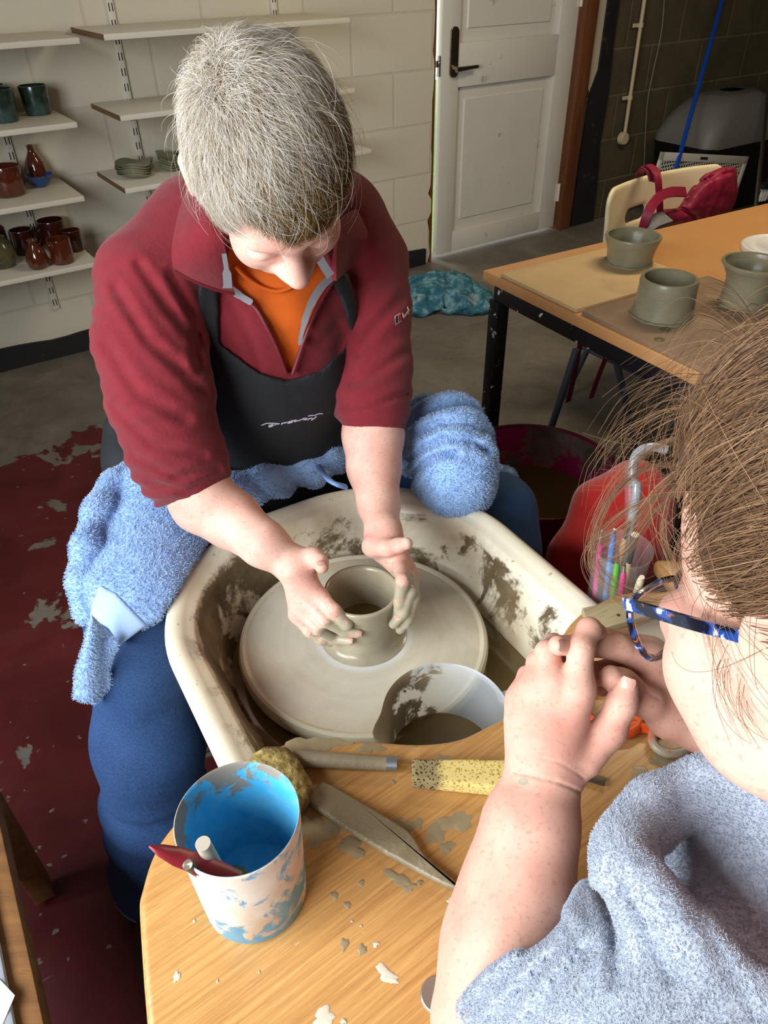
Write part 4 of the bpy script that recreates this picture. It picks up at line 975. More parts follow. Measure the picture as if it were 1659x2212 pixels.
# long sponge
def m_ls():
    t = NT('yellow_cellulose_sponge'); vec = t.coord(); vo = t.n('ShaderNodeTexVoronoi', feature='F1'); vo.inputs['Scale'].default_value = 330; vo.inputs['Randomness'].default_value = 1; t.l(vec, vo.inputs['Vector'])
    vb = t.n('ShaderNodeTexVoronoi', feature='F1'); vb.inputs['Scale'].default_value = 170; t.l(vec, vb.inputs['Vector'])
    hole = t.math('MAXIMUM', t.ramp(vo.outputs['Distance'], .36, .26), t.ramp(vb.outputs['Distance'], .27, .2)); dirty = t.ramp(t.math('ADD', t.attr('dirt'), t.ramp(t.noise(50, 4, .6, vec), 0, 1, -.25, .25)), .4, .6)
    c = t.mix(dirty, lin((226, 204, 128)), lin((150, 134, 92))); hc = t.mix(dirty, lin((176, 146, 66)), lin((44, 36, 26)))
    c = t.mix(hole, c, hc); t.set('Base Color', c); t.set('Roughness', .92); t.bump(hole, -.8, .003); return t.m
c4 = [onb(889, 1658), onb(1120, 1660), onb(1120, 1735), onb(888, 1690)]
sm = sum(c4) / 4; sx_ = (c4[1] - c4[0]); sL = np.linalg.norm(sx_); sx_ /= sL; sy_ = np.cross(Z, sx_)
def ls_sdf(Q):
    x = (Q - f32(c4[0])) @ f32(sx_); y = (Q - f32(c4[0])) @ f32(sy_); z = Q[:, 2] - BZ
    w0 = -(.026 + .10 * x); yc = w0 / 2; hw2 = -w0 / 2
    d = np.maximum(np.maximum(np.abs(x - sL / 2) - sL / 2, (np.abs(y - yc) - hw2) * .97), np.maximum(z - .018, .0008 - z))
    return d
lo_ = np.minimum(np.minimum(c4[0], c4[1]), np.minimum(c4[2], c4[3])) - .02; hi_ = np.maximum(np.maximum(c4[0], c4[1]), np.maximum(c4[2], c4[3])) + .04
o = sobj('long_sponge', ls_sdf, lo_, hi_, .002, m_ls(), smooth_it=3, attrs={'dirt': lambda Vv: np.clip(1 - ((Vv - f32(c4[0])) @ f32(sx_)) / .062, 0, 1)})
tag(o, 'long flat yellow sponge with a clay-dirtied end, under the learner\'s wrist', 'sponge')
# clay knife: wide flat wooden rib coated with slip
k0, k1, k2 = onb(676, 1708, .006), onb(880, 1832, .006), onb(990, 1926, .002)
kx = (k1 - k0); kLn = np.linalg.norm(kx); kx /= kLn; ky = np.cross(Z, kx)
prof2 = [(0.004, .0105), (0, .004), (0, -.009), (.006, -.0145), (.05, -.0165), (kLn * .7, -.0165), (kLn, -.0165)]
tip = ((k2 - k0) @ kx, (k2 - k0) @ ky)
outl = [(-.001, -.006), (.002, .010), (.010, .0145), (.05, .0155), (kLn * .86, .0155), (kLn * 1.02, .011), (kLn * 1.18, .001), (tip[0] - .008, tip[1] + .005), (tip[0], tip[1]), (tip[0] - .012, tip[1] - .004), (kLn * 1.06, -.0155), (kLn * .8, -.0165), (.04, -.0165), (.006, -.014)]
outl = [tuple(q_) for q_ in spline([np.array(q_) for q_ in outl], 3, True)]
ck = MB().prism(outl, .001, .010, c=(k0[0], k0[1], BZ), ax=(kx, ky, Z), bev=.0035, seg=3).build('clay_knife', M('slip_coated_wood', (136, 124, 98), .28, var=(14, .14), bump=(55, .8, .004), spots=[('noise', (166, 156, 130), 30, .6, .7, .2)]))
tag(ck, 'broad wooden clay knife coated in wet slip, pointing toward the forearm', 'tool')
# splats and drips of slip
M_splat = M('slip_splat', (154, 138, 106), .35, var=(60, .15)); M_splatd = M('dried_slip', (208, 198, 178), .8)
def splat(u, v, r, el=1., ang=0., mat=None):
    c = onb(u, v, .0002); n = 36; r = r * (.75 if r > .006 else 1); ph = random.uniform(0, 6); vv_ = []; f_ = []
    for q_, h in ((1, 0), (.86, .0003), (.45, .0005)):
        for j in range(n):
            an = 2 * math.pi * j / n; w = r * q_ * (1 + .2 * math.sin(2 * an + ph) + .16 * math.sin(3 * an + 2 * ph) + .12 * math.sin(5 * an + 3 * ph) + .08 * math.sin(8 * an + ph)); x, y = w * math.cos(an) * el, w * math.sin(an)
            vv_.append(c + np.array([x * math.cos(ang) - y * math.sin(ang), x * math.sin(ang) + y * math.cos(ang), h]))
    for i in range(2):
        for j in range(n): f_.append((i * n + j, i * n + (j + 1) % n, (i + 1) * n + (j + 1) % n, (i + 1) * n + j))
    f_.append(tuple(2 * n + j for j in range(n)))
    return vv_, f_
b1, b2 = MB(), MB()
for u, v, r, el, an in ((722, 1934, .0035, 1, 0), (750, 1955, .0032, 1, 0), (780, 1908, .0030, 1, 0), (744, 2040, .0032, 1.8, 1.2), (782, 2052, .0034, 1.5, .9), (907, 1907, .0028, 1, 0), (885, 1918, .004, 1.5, .2), (868, 1785, .010, 1.8, .3), (940, 1800, .012, 1.3, .5), (985, 1775, .014, 1.6, .4), (900, 1780, .007, 1.5, 1), (965, 1830, .006, 1.2, 0), (1385, 1670, .014, .8, .8), (1400, 1700, .010, 1.9, 1.2), (1430, 1640, .012, 1.5, 0), (1460, 1665, .008, 2.5, .9), (1500, 1650, .006, 2.6, .5), (650, 1612, .016, 2.2, .15), (705, 1607, .012, 2.4, 0), (800, 1615, .009, 2, -.1), (960, 1640, .008, 1.6, 0), (690, 1795, .018, 1.6, .4), (650, 1765, .012, 1.2, .2), (760, 1830, .010, 2.2, -.5), (850, 1690, .0025, 1, 0), (1190, 1610, .006, 1.3, 0), (860, 1898, .008, 2.2, -.4)): b1.add(*splat(u, v, r, el, an))
for u, v, r, el, an in ((836, 2105, .005, 2.2, -.5), (812, 2040, .0025, 1, 0), (700, 2196, .006, 1.6, .2), (742, 2206, .0022, 1, 0), (382, 2110, .0028, 1.6, 1.2), (560, 2100, .001, 1, 0), (780, 2000, .001, 1, 0), (760, 1990, .001, 1, 0), (975, 1945, .003, 1.2, 0), (420, 1990, .0014, 1, 0), (470, 2120, .0012, 1, 0)): b2.add(*splat(u, v, r, el, an))
tag(b1.build('slip_splats', M_splat), 'grey-brown splashes of wet slip spread over the oak board', 'slip', kind='stuff')
tag(b2.build('dried_slip_drops', M_splatd), 'pale dried slip drops near the front of the oak board', 'slip', kind='stuff')
c = onb(945, 2150, .0); tag(MB().lathe(c, [(0, .0025), (.011, .0025), (.0135, .0028), (.0145, .002), (.015, .0002)], 36).build('metal_disc', M('tarnished_disc', (168, 160, 146), .35, .7)), 'round metal disc in the oak board beside the elbow', 'disc')
# wooden bat and grey slab on the right arm of the board, scissors and clear pot of tools
M_bat = m_wood('clay_dusted_bat', (186, 170, 132), (164, 146, 108), None, (4, 60, 60), .75, rot=-.5)
b_ = [onb(1258, 1312, .012), onb(1370, 1290, .012), onb(1440, 1318, .012), onb(1275, 1365, .012)]
bc_ = [A_(q_) for q_ in b_]
bt = thing('wooden_bat', 'clay-dusted wooden block with a knot on the far arm of the board', 'block', onb(1330, 1330))
MB().prism([tuple(x) for x in bc_][::-1], -(BZ + .012), -(BZ + .0006), ax=BAX, bev=.002).build('block', M_bat, bt)
MB().lathe(onb(1336, 1329, .0121), [(0, .0003), (.0022, .0003), (.0025, 0)], 14).build('knot', M('dark_knot', (74, 50, 38), .7), bt)
s_ = [A_(onb(u, v, .006)) for u, v in ((1295, 1385), (1440, 1325), (1530, 1340), (1520, 1420), (1492, 1450), (1330, 1420))]
tag(MB().prism([tuple(x) for x in s_][::-1], -(BZ + .006), -(BZ + .0006), ax=BAX, bev=.002).build('slate_slab', M('wet_grey_slab', (92, 92, 84), .3, var=(9, .25), spots=[('noise', (58, 50, 40), 10, .56, .62)])), 'wet grey slab lying under the spectacles on the board', 'slab')
q0, q1_ = onb(1440, 1446, .006), onb(1498, 1450, .006)
tag(MB().tube(spline([q0, (q0 + q1_) / 2 + Z * .001, q1_], 4), [.004, .006, .0065, .0065, .0065, .006, .006, .006, .004], 12).build('clay_coil', M('dark_clay_coil', (88, 80, 60), .45, bump=(60, .5, .003))), 'short dark clay coil on the board behind the far wrist', 'clay coil')
M_oranget = M('orange_plastic_clayed', (226, 86, 34), .4, spots=[('noise', (150, 138, 116), 42, .54, .60, .6)])
sc_ = thing('scissors', 'orange-handled scissors smeared with clay lying under the hands', 'scissors', onb(1400, 1590))
def loop(c, ax_, ay_, r0): return [c + ax_ * math.cos(2 * math.pi * i / 22) + ay_ * math.sin(2 * math.pi * i / 22) + Z * 0 for i in range(23)]
lc = onb(1456, 1592, .007); MB().tube(loop(lc, PD * .027, AD * .019, 0), .0052, 10, cap=False).build('finger_loop', M('clay_smeared_orange', (196, 120, 92), .35, spots=[('noise', (168, 156, 138), 26, .46, .54), ('noise', (228, 84, 40), 34, .62, .66)]), sc_)
lc2 = onb(1318, 1530, .007); MB().tube(loop(lc2, PD * .030, AD * .036, 0), .0062, 10, cap=False).build('finger_loop', M_oranget, sc_)
MB().tube([onb(1345, 1572, .006), onb(1372, 1568, .006), onb(1420, 1580, .006)], [.006, .007, .005], 10).build('shank', M_oranget, sc_)
MB().box(onb(1215, 1662, .004), (.09, .010, .0025), (np.array([.93, -.36, 0]), np.array([.36, .93, 0]), Z), .0008).build('blade', M('clayed_steel', (98, 90, 78), .45, .5), sc_)
# clear pot of modelling tools standing just past the board on a low shelf
M_clear = M('clear_polystyrene', (226, 232, 234), .06, alpha=.10, spec=.8)
tp = P(1362, 1282, BZ) ; tdir = AD
tpc = P(1352, 1264, BZ - .004) - AD * .036 + PD * .024
tz = BZ - .125
tpt = thing('tool_pot', 'clear plastic pot of modelling tools beyond the far edge of the board', 'pot', (tpc[0], tpc[1], tz))
TR = .040
MB().lathe((tpc[0], tpc[1], tz), [(0, 0), (TR * .85, 0), (TR * .87, .004), (TR, .150), (TR * 1.04, .153), (TR * 1.03, .149), (TR * .97, .148), (TR * .84, .005), (0, .003)], 40).build('pot_wall', M_clear, tpt)
sh_ = thing('low_stand', 'dark low stand carrying the clear tool pot beyond the board', 'stand', (tpc[0], tpc[1], 0))
MB().box((tpc[0], tpc[1], tz - .012), (.085, .085, .022), PAX, .003).build('stand_top', M_black, sh_)
MB().tube([(tpc[0], tpc[1], .01), (tpc[0], tpc[1], tz - .02)], .02, 12).lathe((tpc[0], tpc[1], 0.001), [(0, 0), (.09, 0), (.09, .01), (0, .014)], 24).build('stand_post', M_black, sh_)
def tool(name, top, bot_uv, r, mat, lab, tipm=None, tipl=.02, tipr=None, cat='tool'):
    zt = tz + .006
    a = D(top[0], top[1], top[2]); b = np.array([tpc[0], tpc[1], zt]) + bot_uv[0] * PD + bot_uv[1] * AD
    dd = (b - a) / np.linalg.norm(b - a)
    o = MB().tube([a + dd * tipl, a + dd * (tipl + .012), a + dd * (tipl + .05), b], [r * .7, r, r, r * .9], 14).build(name, mat); tag(o, lab, cat, 'modelling tools in the clear pot')
    if tipm: MB().tube([a, a + dd * (tipl + .002)], [tipr or r * .4, r * .65], 10).build('tip', tipm, o)
    return o
zt_ = zc_of(tpc + Z * .08)
M_pink, M_tblue, M_tgreen, M_twood = M('pink_plastic', (214, 70, 140), .3, coat=.3), M('sky_blue_plastic', (74, 136, 206), .3, coat=.3), M('grass_green_plastic', (90, 176, 66), .3, coat=.3), M('beech_handle', (218, 186, 142), .5, var=(60, .06))
tool('ball_stylus', (1300, 1146, zt_), (-.028, -.002), .0044, M_pink, 'bright pink tool at the left side of the clear tool pot', M_steel, .022)
tool('ball_stylus', (1327, 1143, zt_ - .01), (-.018, .008), .0044, M_tblue, 'sky-blue tool next to the pink one in the clear pot', M_steel, .008)
tool('ribbon_tool', (1337, 1192, zt_ - .02), (-.012, .018), .0044, M_tgreen, 'short grass-green tool in the clear pot', M_steel, .022, .0008)
tool('paint_brush', (1360, 1125, zt_ + .01), (-.004, .0), .0048, M_twood, 'tall pale wooden tool with steel tip in the clear pot', M_steel, .03, .003)
tool('ball_stylus', (1350, 1222, zt_ - .03), (.0, .022), .0042, M_pink, 'second pink tool, lower and behind the wooden one', M_steel, .016)
tool('loop_tool', (1372, 1155, zt_ - .015), (.010, .012), .0050, M_twood, 'wooden loop tool with wide steel ferrule in the clear pot', M('grey_ferrule', (150, 152, 150), .3, .9), .055, .006)
tool('wooden_modelling_tool', (1392, 1232, zt_ - .03), (.022, .018), .0052, M('pale_lime_wood', (226, 216, 184), .6), 'short pale blunt tool at the right side of the clear pot')
# grey bent tube and clear tub behind
M_gtube = M('pale_grey_tube', (176, 180, 184), .3, .2)
g0 = D(1366, 1120, 1.30); tg = thing('bent_tube', 'pale grey bent tube standing in a clear sleeve behind the tool pot', 'tube', (g0[0], g0[1], 0))
pts = [D(1440, 972, 1.30), D(1415, 966, 1.30), D(1390, 970, 1.30), D(1374, 984, 1.30), D(1368, 1004, 1.30), D(1366, 1040, 1.30), D(1366, 1120, 1.30), np.array([g0[0], g0[1], .012])]
MB().tube(spline(pts, 5), .0085, 12).build('tube', M_gtube, tg)
MB().tube([D(1364, 1006, 1.295), D(1366, 1130, 1.295)], .0125, 14, cap=False).build('clear_sleeve', M_clear, tg)
MB().lathe((g0[0], g0[1], 0.001), [(0, 0), (.05, 0), (.05, .012), (.02, .02), (0, .02)], 24).build('base', M_black, tg)
# ================================================================ the potter
def m_skin(name, c, red, clayc):
    t = NT(name); vec = t.coord(); n = t.noise(18, 4, .6, vec); f = t.noise(240, 3, .6, vec)
    col = t.mix(t.ramp(n, .35, .7, 0, .85), lin(c), lin(red)); col = t.mix(t.ramp(f, .56, .70, 0, .38), col, lin((170, 104, 84)))
    cn = t.math('ADD', t.attr('clay'), t.ramp(t.noise(75, 5, .62, vec, .6), 0, 1, -.55, .55)); k = t.ramp(cn, .47, .56)
    col = t.mix(k, col, lin(clayc)); t.set('Base Color', col)
    t.set('Roughness', t.ramp(k, 0, 1, .58, .28)); t.set('Specular IOR Level', .32); t.set('Sheen Weight', .08)
    t.bump(t.math('ADD', t.math('MULTIPLY', k, .8), t.math('ADD', t.math('MULTIPLY', f, .10), t.math('MULTIPLY', t.noise(120, 3, .6, vec), .16))), .35, .0015); return t.m
M_skinA = m_skin('adult_skin', (232, 188, 170), (216, 150, 134), (176, 166, 142))
def J(u, v, a, r): q = PA(u, v, a); return q, r * zc_of(q) / F
def JD(u, v, zc, r=0): return D(u, v, zc), r * zc / F
def jchain(Q, js, k): return chain(Q, [j[0] for j in js], [j[1] for j in js], k)
FRONT = lambda Q: Q @ f32(AD)
# ---- garment volumes
up = np.array
tors = [J(590, 1000, -1.26, 205), J(590, 900, -1.18, 196), J(585, 780, -1.10, 186), J(580, 640, -1.08, 172), J(580, 520, -1.08, 120), J(585, 460, -1.07, 90)]
shl = [J(330, 600, -1.06, 104), J(430, 500, -1.08, 100), J(585, 455, -1.10, 96), J(730, 475, -1.10, 92), J(795, 560, -1.06, 84)]
armR = [J(312, 610, -1.06, 108), J(318, 730, -1.02, 106), J(348, 860, -.97, 105), J(384, 985, -.93, 93), J(416, 1062, -.90, 78)]
armL = [J(795, 570, -1.06, 84), J(806, 680, -1.0, 76), J(812, 800, -.95, 70), J(806, 880, -.915, 69), J(805, 925, -.90, 66)]
def folds_arm(Q, A_, B_, per, amp, seed):
    ax = f32((B_ - A_) / np.linalg.norm(B_ - A_)); s = (Q - f32(A_)) @ ax
    return amp * np.sin(s * (2 * np.pi / per) + 2.2 * vnoise(Q + seed, 13)) * (.5 + .5 * vnoise(Q + 3 + seed, 7))
def torso_sdf(Q):
    d = smin(jchain(Q, tors, .05), jchain(Q, shl, .05), .05)
    d = d + .004 * np.sin((Q @ f32(PD + .5 * Z)) * 60 + 3 * vnoise(Q, 6)) * np.clip(.5 + vnoise(Q + 7, 5), 0, 1) + .005 * vnoise(Q, 11)
    return d
cufR = (J(416, 1062, -.90, 1)[0], None); axR = armR[4][0] - armR[3][0]; axR /= np.linalg.norm(axR)
axL = armL[4][0] - armL[3][0]; axL /= np.linalg.norm(axL)
def sleeve_sdf(Q):
    r = jchain(Q, armR, .03); sR = (Q - f32(armR[4][0])) @ f32(axR)
    near = np.exp(-(sR / .07) ** 2)
    r = r + folds_arm(Q, armR[2][0], armR[4][0], .026, .0065, 1) * (.3 + near) + .005 * vnoise(Q, 12) + .006 * np.sin((Q @ f32([3., 8., 14.])) + 3 * vnoise(Q, 5)) * .5
    r = smax(r, sR - .004, .008)
    l = jchain(Q, armL, .03); sL = (Q - f32(armL[4][0])) @ f32(axL)
    l = l + folds_arm(Q, armL[1][0], armL[4][0], .034, .0062, 5) * (.4 + np.exp(-(sL / .08) ** 2)) + .003 * vnoise(Q, 14)
    l = smax(l, sL - .002, .008)
    return np.minimum(r, l)
def jacket0(Q):
    d = smin(torso_sdf(Q), sleeve_sdf(Q), .022); u, v, m = pxz(Q); f_ = FRONT(Q) > -1.12
    for pl, wd, am in (([(250, 620), (320, 735), (395, 800), (440, 850)], 11, .007), ([(300, 570), (360, 660), (420, 730), (432, 800)], 10, .007), ([(370, 590), (410, 670), (436, 740)], 9, .006), ([(228, 740), (300, 850), (400, 905)], 12, .006), ([(250, 880), (330, 960), (440, 985)], 9, .005), ([(290, 985), (380, 1030), (470, 1010)], 7, .006), ([(320, 1040), (400, 1062), (478, 1020)], 6, .005),
                       ([(872, 640), (815, 700), (770, 760)], 10, .005), ([(878, 760), (820, 800), (760, 830)], 9, .005), ([(880, 850), (820, 872), (745, 880)], 6, .005), ([(640, 700), (690, 740), (730, 700)], 9, .004), ([(500, 660), (540, 730), (560, 790)], 9, .004)):
        c = line2d(u, v, pl); d = d + np.where(f_, am * .7 * m / .00066 * (np.exp(-(c / wd) ** 2) - .6 * np.exp(-((c - 2.1 * wd) / wd) ** 2)), 0)
    return d
vneck = [(505, 500), (492, 560), (505, 618), (548, 652), (580, 700), (604, 750), (622, 803), (633, 806), (646, 750), (668, 690), (700, 632), (716, 590), (700, 545), (640, 480), (560, 470)]
def pxz(Q):
    u, v = projv(Q); c = (Q - f32(CO)) @ f32(CM)[:, 2]; return u, v, c / F
def vreg(Q, off=0.):
    u, v, m = pxz(Q); return (poly2d(u, v, vneck) - off) * m
def jacket_sdf(Q):
    d = jacket0(Q); cut = np.maximum(vreg(Q), -(d + .030)); cut = np.maximum(cut, -1.22 - FRONT(Q) * 1.0 - 0.0)
    d = smax(d, -cut, .004)
    # neck hole
    return d
def hit(fn, u, v, z0=.6, z1=1.6, off=0.):
    zz = np.arange(z0, z1, .002); r = ray(u, v); Q = f32(CO + zz[:, None] * r); d = fn(Q); i = int(np.argmax(d < 0)) if (d < 0).any() else None
    if i is None: return CO + r * (z0 + z1) / 2
    t = zz[i] if i == 0 else zz[i - 1] + .002 * d[i - 1] / (d[i - 1] - d[i] + 1e-9)
    return CO + r * (t - off)
# ---- head frame
HR = np.array([[0.9918, 0.1268, 0.0122], [0.0800, -0.5452, -0.8344], [0.0992, -0.8286, 0.5510]]); HL, HF, HU = HR; HS = .98
_a = math.radians(9); HL, HF = HL * math.cos(_a) - HF * math.sin(_a), HF * math.cos(_a) + HL * math.sin(_a); HR = np.stack([HL, HF, HU])
HC = D(585, 362, .795)
def hp_(x, y, z): return HC + HS * (x * HL + y * HF + z * HU)
def make_head(Q, C_, R_, S_, nb, nr, brow=1):
    q = ((Q - f32(C_)) @ f32(R_).T) / S_; E = lambda c, r: ell(q, c, r)
    d = E((0, -.012, .035), (.074, .094, .084)); d = smin(d, E((0, .030, -.040), (.060, .060, .080)), .03)
    d = smin(d, E((0, .058, -.095), (.034, .030, .026)), .03)
    for s in (-1, 1):
        d = smin(d, E((s * .036, .062, -.045), (.026, .026, .030)), .025); d = smin(d, E((s * .040, .015, -.085), (.022, .045, .022)), .03)
    if brow: d = smin(d, E((0, .076, .014), (.050, .020, .016)), .015)
    for s in (-1, 1):
        d = smax(d, -E((s * .032, .102, -.008), (.019, .016, .013)), .016)
        d = smin(d, E((s * .032, .079, -.010), (.017, .014, .011)), .006)
        d = smax(d, -(np.sqrt((q[:, 1] - .0945) ** 2 + (q[:, 2] + .014 - .15 * np.abs(q[:, 0] - s * .032)) ** 2) - .0016 + np.maximum(np.abs(q[:, 0] - s * .032) - .013, 0)), .002)
    d = smin(d, rc(q, (0, .088, .004), (0, .112, -.038), .009, .0135), .014)
    for s in (-1, 1):
        d = smin(d, E((s * .0125, .101, -.043), (.009, .012, .008)), .008); d = smax(d, -E((s * .0065, .108, -.052), (.004, .006, .005)), .003)
        d = smin(d, rc(q, (s * .019, .094, -.05), (s * .029, .08, -.078), .006, .006), .012)
    d = smin(d, E((0, .089, -.071), (.023, .012, .0062)), .006); d = smin(d, E((0, .086, -.083), (.020, .012, .0072)), .006)
    d = smax(d, -(np.sqrt((q[:, 1] - .101) ** 2 + (q[:, 2] + .0768) ** 2) - .0022 + np.maximum(np.abs(q[:, 0]) - .022, 0)), .002)
    for s in (-1, 1):
        ex_ = .088 if brow else .080; ear = E((s * ex_, -.014, -.006), (.010, .021, .034)); ear = smax(ear, -E((s * (ex_ + .010), -.009, -.004), (.007, .012, .021)), .006); d = smin(d, ear, .008)
    d = d * S_
    d = smin(d, rc(Q, np.asarray(C_) + S_ * (np.array([0, -.035, -.06]) @ R_), f32(nb), .056, nr), .03)
    return d
def head_sdf(Q): return make_head(Q, HC, HR, HS, J(585, 470, -1.05, 1)[0], .064)
# ---- hands: (u, v, depth) joints
zpot = zc_of(wc + Z * .05)
def potz(u, v, rad):
    r = ray(u, v); q = wc[:2]; a = r[0] ** 2 + r[1] ** 2; b = -2 * (r[0] * q[0] + r[1] * q[1]); c = q @ q - rad ** 2; disc = b * b - 4 * a * c
    return (-b - math.sqrt(max(disc, 0))) / (2 * a)
def finger(Q, js, k=.004): return chain(Q, [j[0] for j in js], [j[1] for j in js], k)
mm = .001
def jj(u, v, z, r): return (D(u, v, z), r * mm)
zR = 1.035
wrR = D(632, 1220, zR)
RH = dict(
    idx=[jj(690, 1290, zR + .008, 12), jj(722, 1320, potz(722, 1320, .058) - .002, 10), jj(750, 1348, potz(750, 1348, .055), 9)],
    mid=[jj(668, 1302, zR + .010, 12), jj(702, 1340, potz(722, 1340, .062) - .004, 9.5), jj(743, 1362, potz(743, 1362, .055), 8.6), jj(772, 1368, potz(772, 1368, .052), 7.2)],
    rng=[jj(651, 1318, zR + .016, 11.5), jj(686, 1358, potz(722, 1358, .064) - .004, 9), jj(722, 1378, potz(726, 1378, .057), 8.2), jj(756, 1384, potz(756, 1384, .054), 7)],
    pky=[jj(641, 1328, zR + .024, 10.5), jj(668, 1364, zR + .022, 8.2), jj(694, 1383, potz(722, 1384, .062), 7), jj(712, 1389, potz(722, 1389, .060), 6.2)],
    thb=[jj(648, 1210, zR + .004, 14), jj(676, 1205, zR - .008, 12.5), jj(692, 1214, zR - .022, 11), jj(695, 1224, zR - .032, 9.6)])
def handR(Q):
    d = None
    for n in ('idx', 'mid', 'rng', 'pky'):
        e = finger(Q, RH[n]); d = e if d is None else smin(d, e, .0028)
    w0 = (wrR, .0245)
    palm = None
    for n, r in (('idx', 13), ('mid', 14), ('rng', 13.5), ('pky', 12)):
        e = rc(Q, D(640, 1228, zR + (.004 if n in ('idx', 'mid') else .014)), RH[n][0][0], .019, RH[n][0][1] * 1.02); palm = e if palm is None else smin(palm, e, .012)
    d = smin(d, palm, .008)
    d = smin(d, finger(Q, RH['thb']), .007)
    d = smin(d, rc(Q, D(640, 1224, zR + .004), RH['thb'][1][0], .018, .0125), .010)
    for j, col in ((RH['mid'][3], 0), (RH['rng'][3], 0)):
        pass
    return d
zL = 1.085
wrL = D(829, 1160, zL)
LH = dict(
    idx=[jj(866, 1214, zL - .012, 12), jj(870, 1256, potz(856, 1256, .062), 10), jj(864, 1300, potz(852, 1300, .058), 8.8), jj(860, 1328, potz(850, 1328, .055), 7.6)],
    mid=[jj(878, 1232, zL - .008, 11.5), jj(886, 1275, potz(858, 1280, .066) + .012, 9.6), jj(872, 1322, potz(852, 1326, .060), 8.4), jj(850, 1348, potz(846, 1348, .054), 7.2)],
    rng=[jj(886, 1248, zL - .004, 11), jj(893, 1290, potz(858, 1295, .068) + .022, 9.2), jj(882, 1335, potz(858, 1340, .062) + .006, 8), jj(864, 1360, potz(856, 1358, .056), 7)],
    pky=[jj(888, 1262, zL + .004, 10), jj(893, 1300, zL + .0, 8), jj(888, 1330, zL - .01, 7), jj(880, 1348, zL - .018, 6.2)],
    thb=[jj(806, 1180, zL - .016, 13.5), jj(838, 1184, zL - .030, 12.5), jj(862, 1178, zL - .036, 10.6), jj(878, 1174, zL - .040, 9)])
def handL(Q):
    d = None
    for n in ('idx', 'mid', 'rng', 'pky'):
        e = finger(Q, LH[n]); d = e if d is None else smin(d, e, .0028)
    palm = None
    for n in ('idx', 'mid', 'rng', 'pky'):
        e = rc(Q, D(832, 1176, zL + .002), LH[n][0][0], .020, LH[n][0][1] * 1.02); palm = e if palm is None else smin(palm, e, .012)
    d = smin(d, palm, .008); d = smin(d, finger(Q, LH['thb']), .006); d = smin(d, rc(Q, D(826, 1166, zL), LH['thb'][0][0], .020, .0145), .012)
    return d
def foreR(Q):
    a = armR[3][0]; b = armR[4][0] + axR * .0
    j = [(a, .048), J(440, 1082, -.885, 70), J(500, 1122, -.85, 62), (D(570, 1175, 1.033), .032), (wrR, .0235), (D(644, 1236, zR + .006), .021)]
    return jchain(Q, j, .012)
def foreL(Q):
    j = [(armL[3][0], .046), J(806, 940, -.895, 65), J(808, 1010, -.86, 57), J(818, 1090, -.80, 44), (D(828, 1148, 1.09), .0255), (D(832, 1178, zL), .022)]
    return jchain(Q, j, .012)
def nail(js, up_, w, l, parent, name='fingernail'):
    pass
def bodyhand_R(Q): return smin(foreR(Q), handR(Q), .012)
def bodyhand_L(Q): return smin(foreL(Q), handL(Q), .012)
def core_sdf(Q):
    d = jchain(Q, [(j[0], j[1] - .03) for j in tors], .04); d = smin(d, jchain(Q, [(j[0], max(j[1] - .025, .03)) for j in shl], .03), .03)
    d = smin(d, jchain(Q, [(j[0], j[1] - .022) for j in armR[:4]], .02), .02); d = smin(d, jchain(Q, [(j[0], j[1] - .014) for j in armL[:4]], .02), .02)
    return d
def bbox(js, pad):
    p = np.array([j[0] for j in js]); return p.min(0) - pad, p.max(0) + pad
parts_ = []
lo, hi = HC - .19, HC + .19; parts_.append((isosurface(head_sdf, lo, hi, .0022), 'h'))
lo, hi = bbox([armR[3], (wrR, 0), RH['mid'][3], RH['pky'][3], RH['thb'][3]], .06); parts_.append((isosurface(bodyhand_R, lo, hi, .0015), 'R'))
lo, hi = bbox([armL[3], (wrL, 0), LH['mid'][3], LH['rng'][3], LH['thb'][3]], .06); parts_.append((isosurface(bodyhand_L, lo, hi, .0015), 'L'))
lo, hi = bbox(tors + shl + armR[:4] + armL[:4], .2); parts_.append((isosurface(core_sdf, lo, hi, .012), 'c'))
Vs, Fs_, cl_ = [], [], []; off = 0
for (V_, F_), kd_ in parts_:
    if kd_ in 'RL': V_ = relax(V_, F_, 2)
    elif kd_ == 'h': V_ = relax(V_, F_, 2)
    q = f32(V_)
    if kd_ == 'R':
        ax_ = D(760, 1370, zR) - wrR; L_ = np.linalg.norm(ax_); s = (q - f32(wrR)) @ f32(ax_ / L_) / L_; c_ = np.clip(s * 1.0 - .22, -.5, .62)
        th = np.exp(-(np.linalg.norm(q - f32(RH['thb'][3][0]), axis=1) / .012) ** 2) * .5; c_ = np.maximum(c_, th - .02)
    elif kd_ == 'L':
        ax_ = D(865, 1340, zL) - wrL; L_ = np.linalg.norm(ax_); s = (q - f32(wrL)) @ f32(ax_ / L_) / L_; c_ = np.clip(s * .9 + .08, -.5, .66)
    else: c_ = np.full(len(q), -1.)
    Vs.append(V_); Fs_.append(F_ + off); cl_.append(c_); off += len(V_)
V_ = np.concatenate(Vs); F_ = np.concatenate(Fs_)
potter = mobj('person', V_, F_, M_skinA, None, (tors[0][0][0], tors[0][0][1], 0.))
set_attr(potter, 'clay', np.concatenate(cl_))
tag(potter, 'short-haired person in a maroon fleece and black apron throwing a pot at the wheel', 'person')
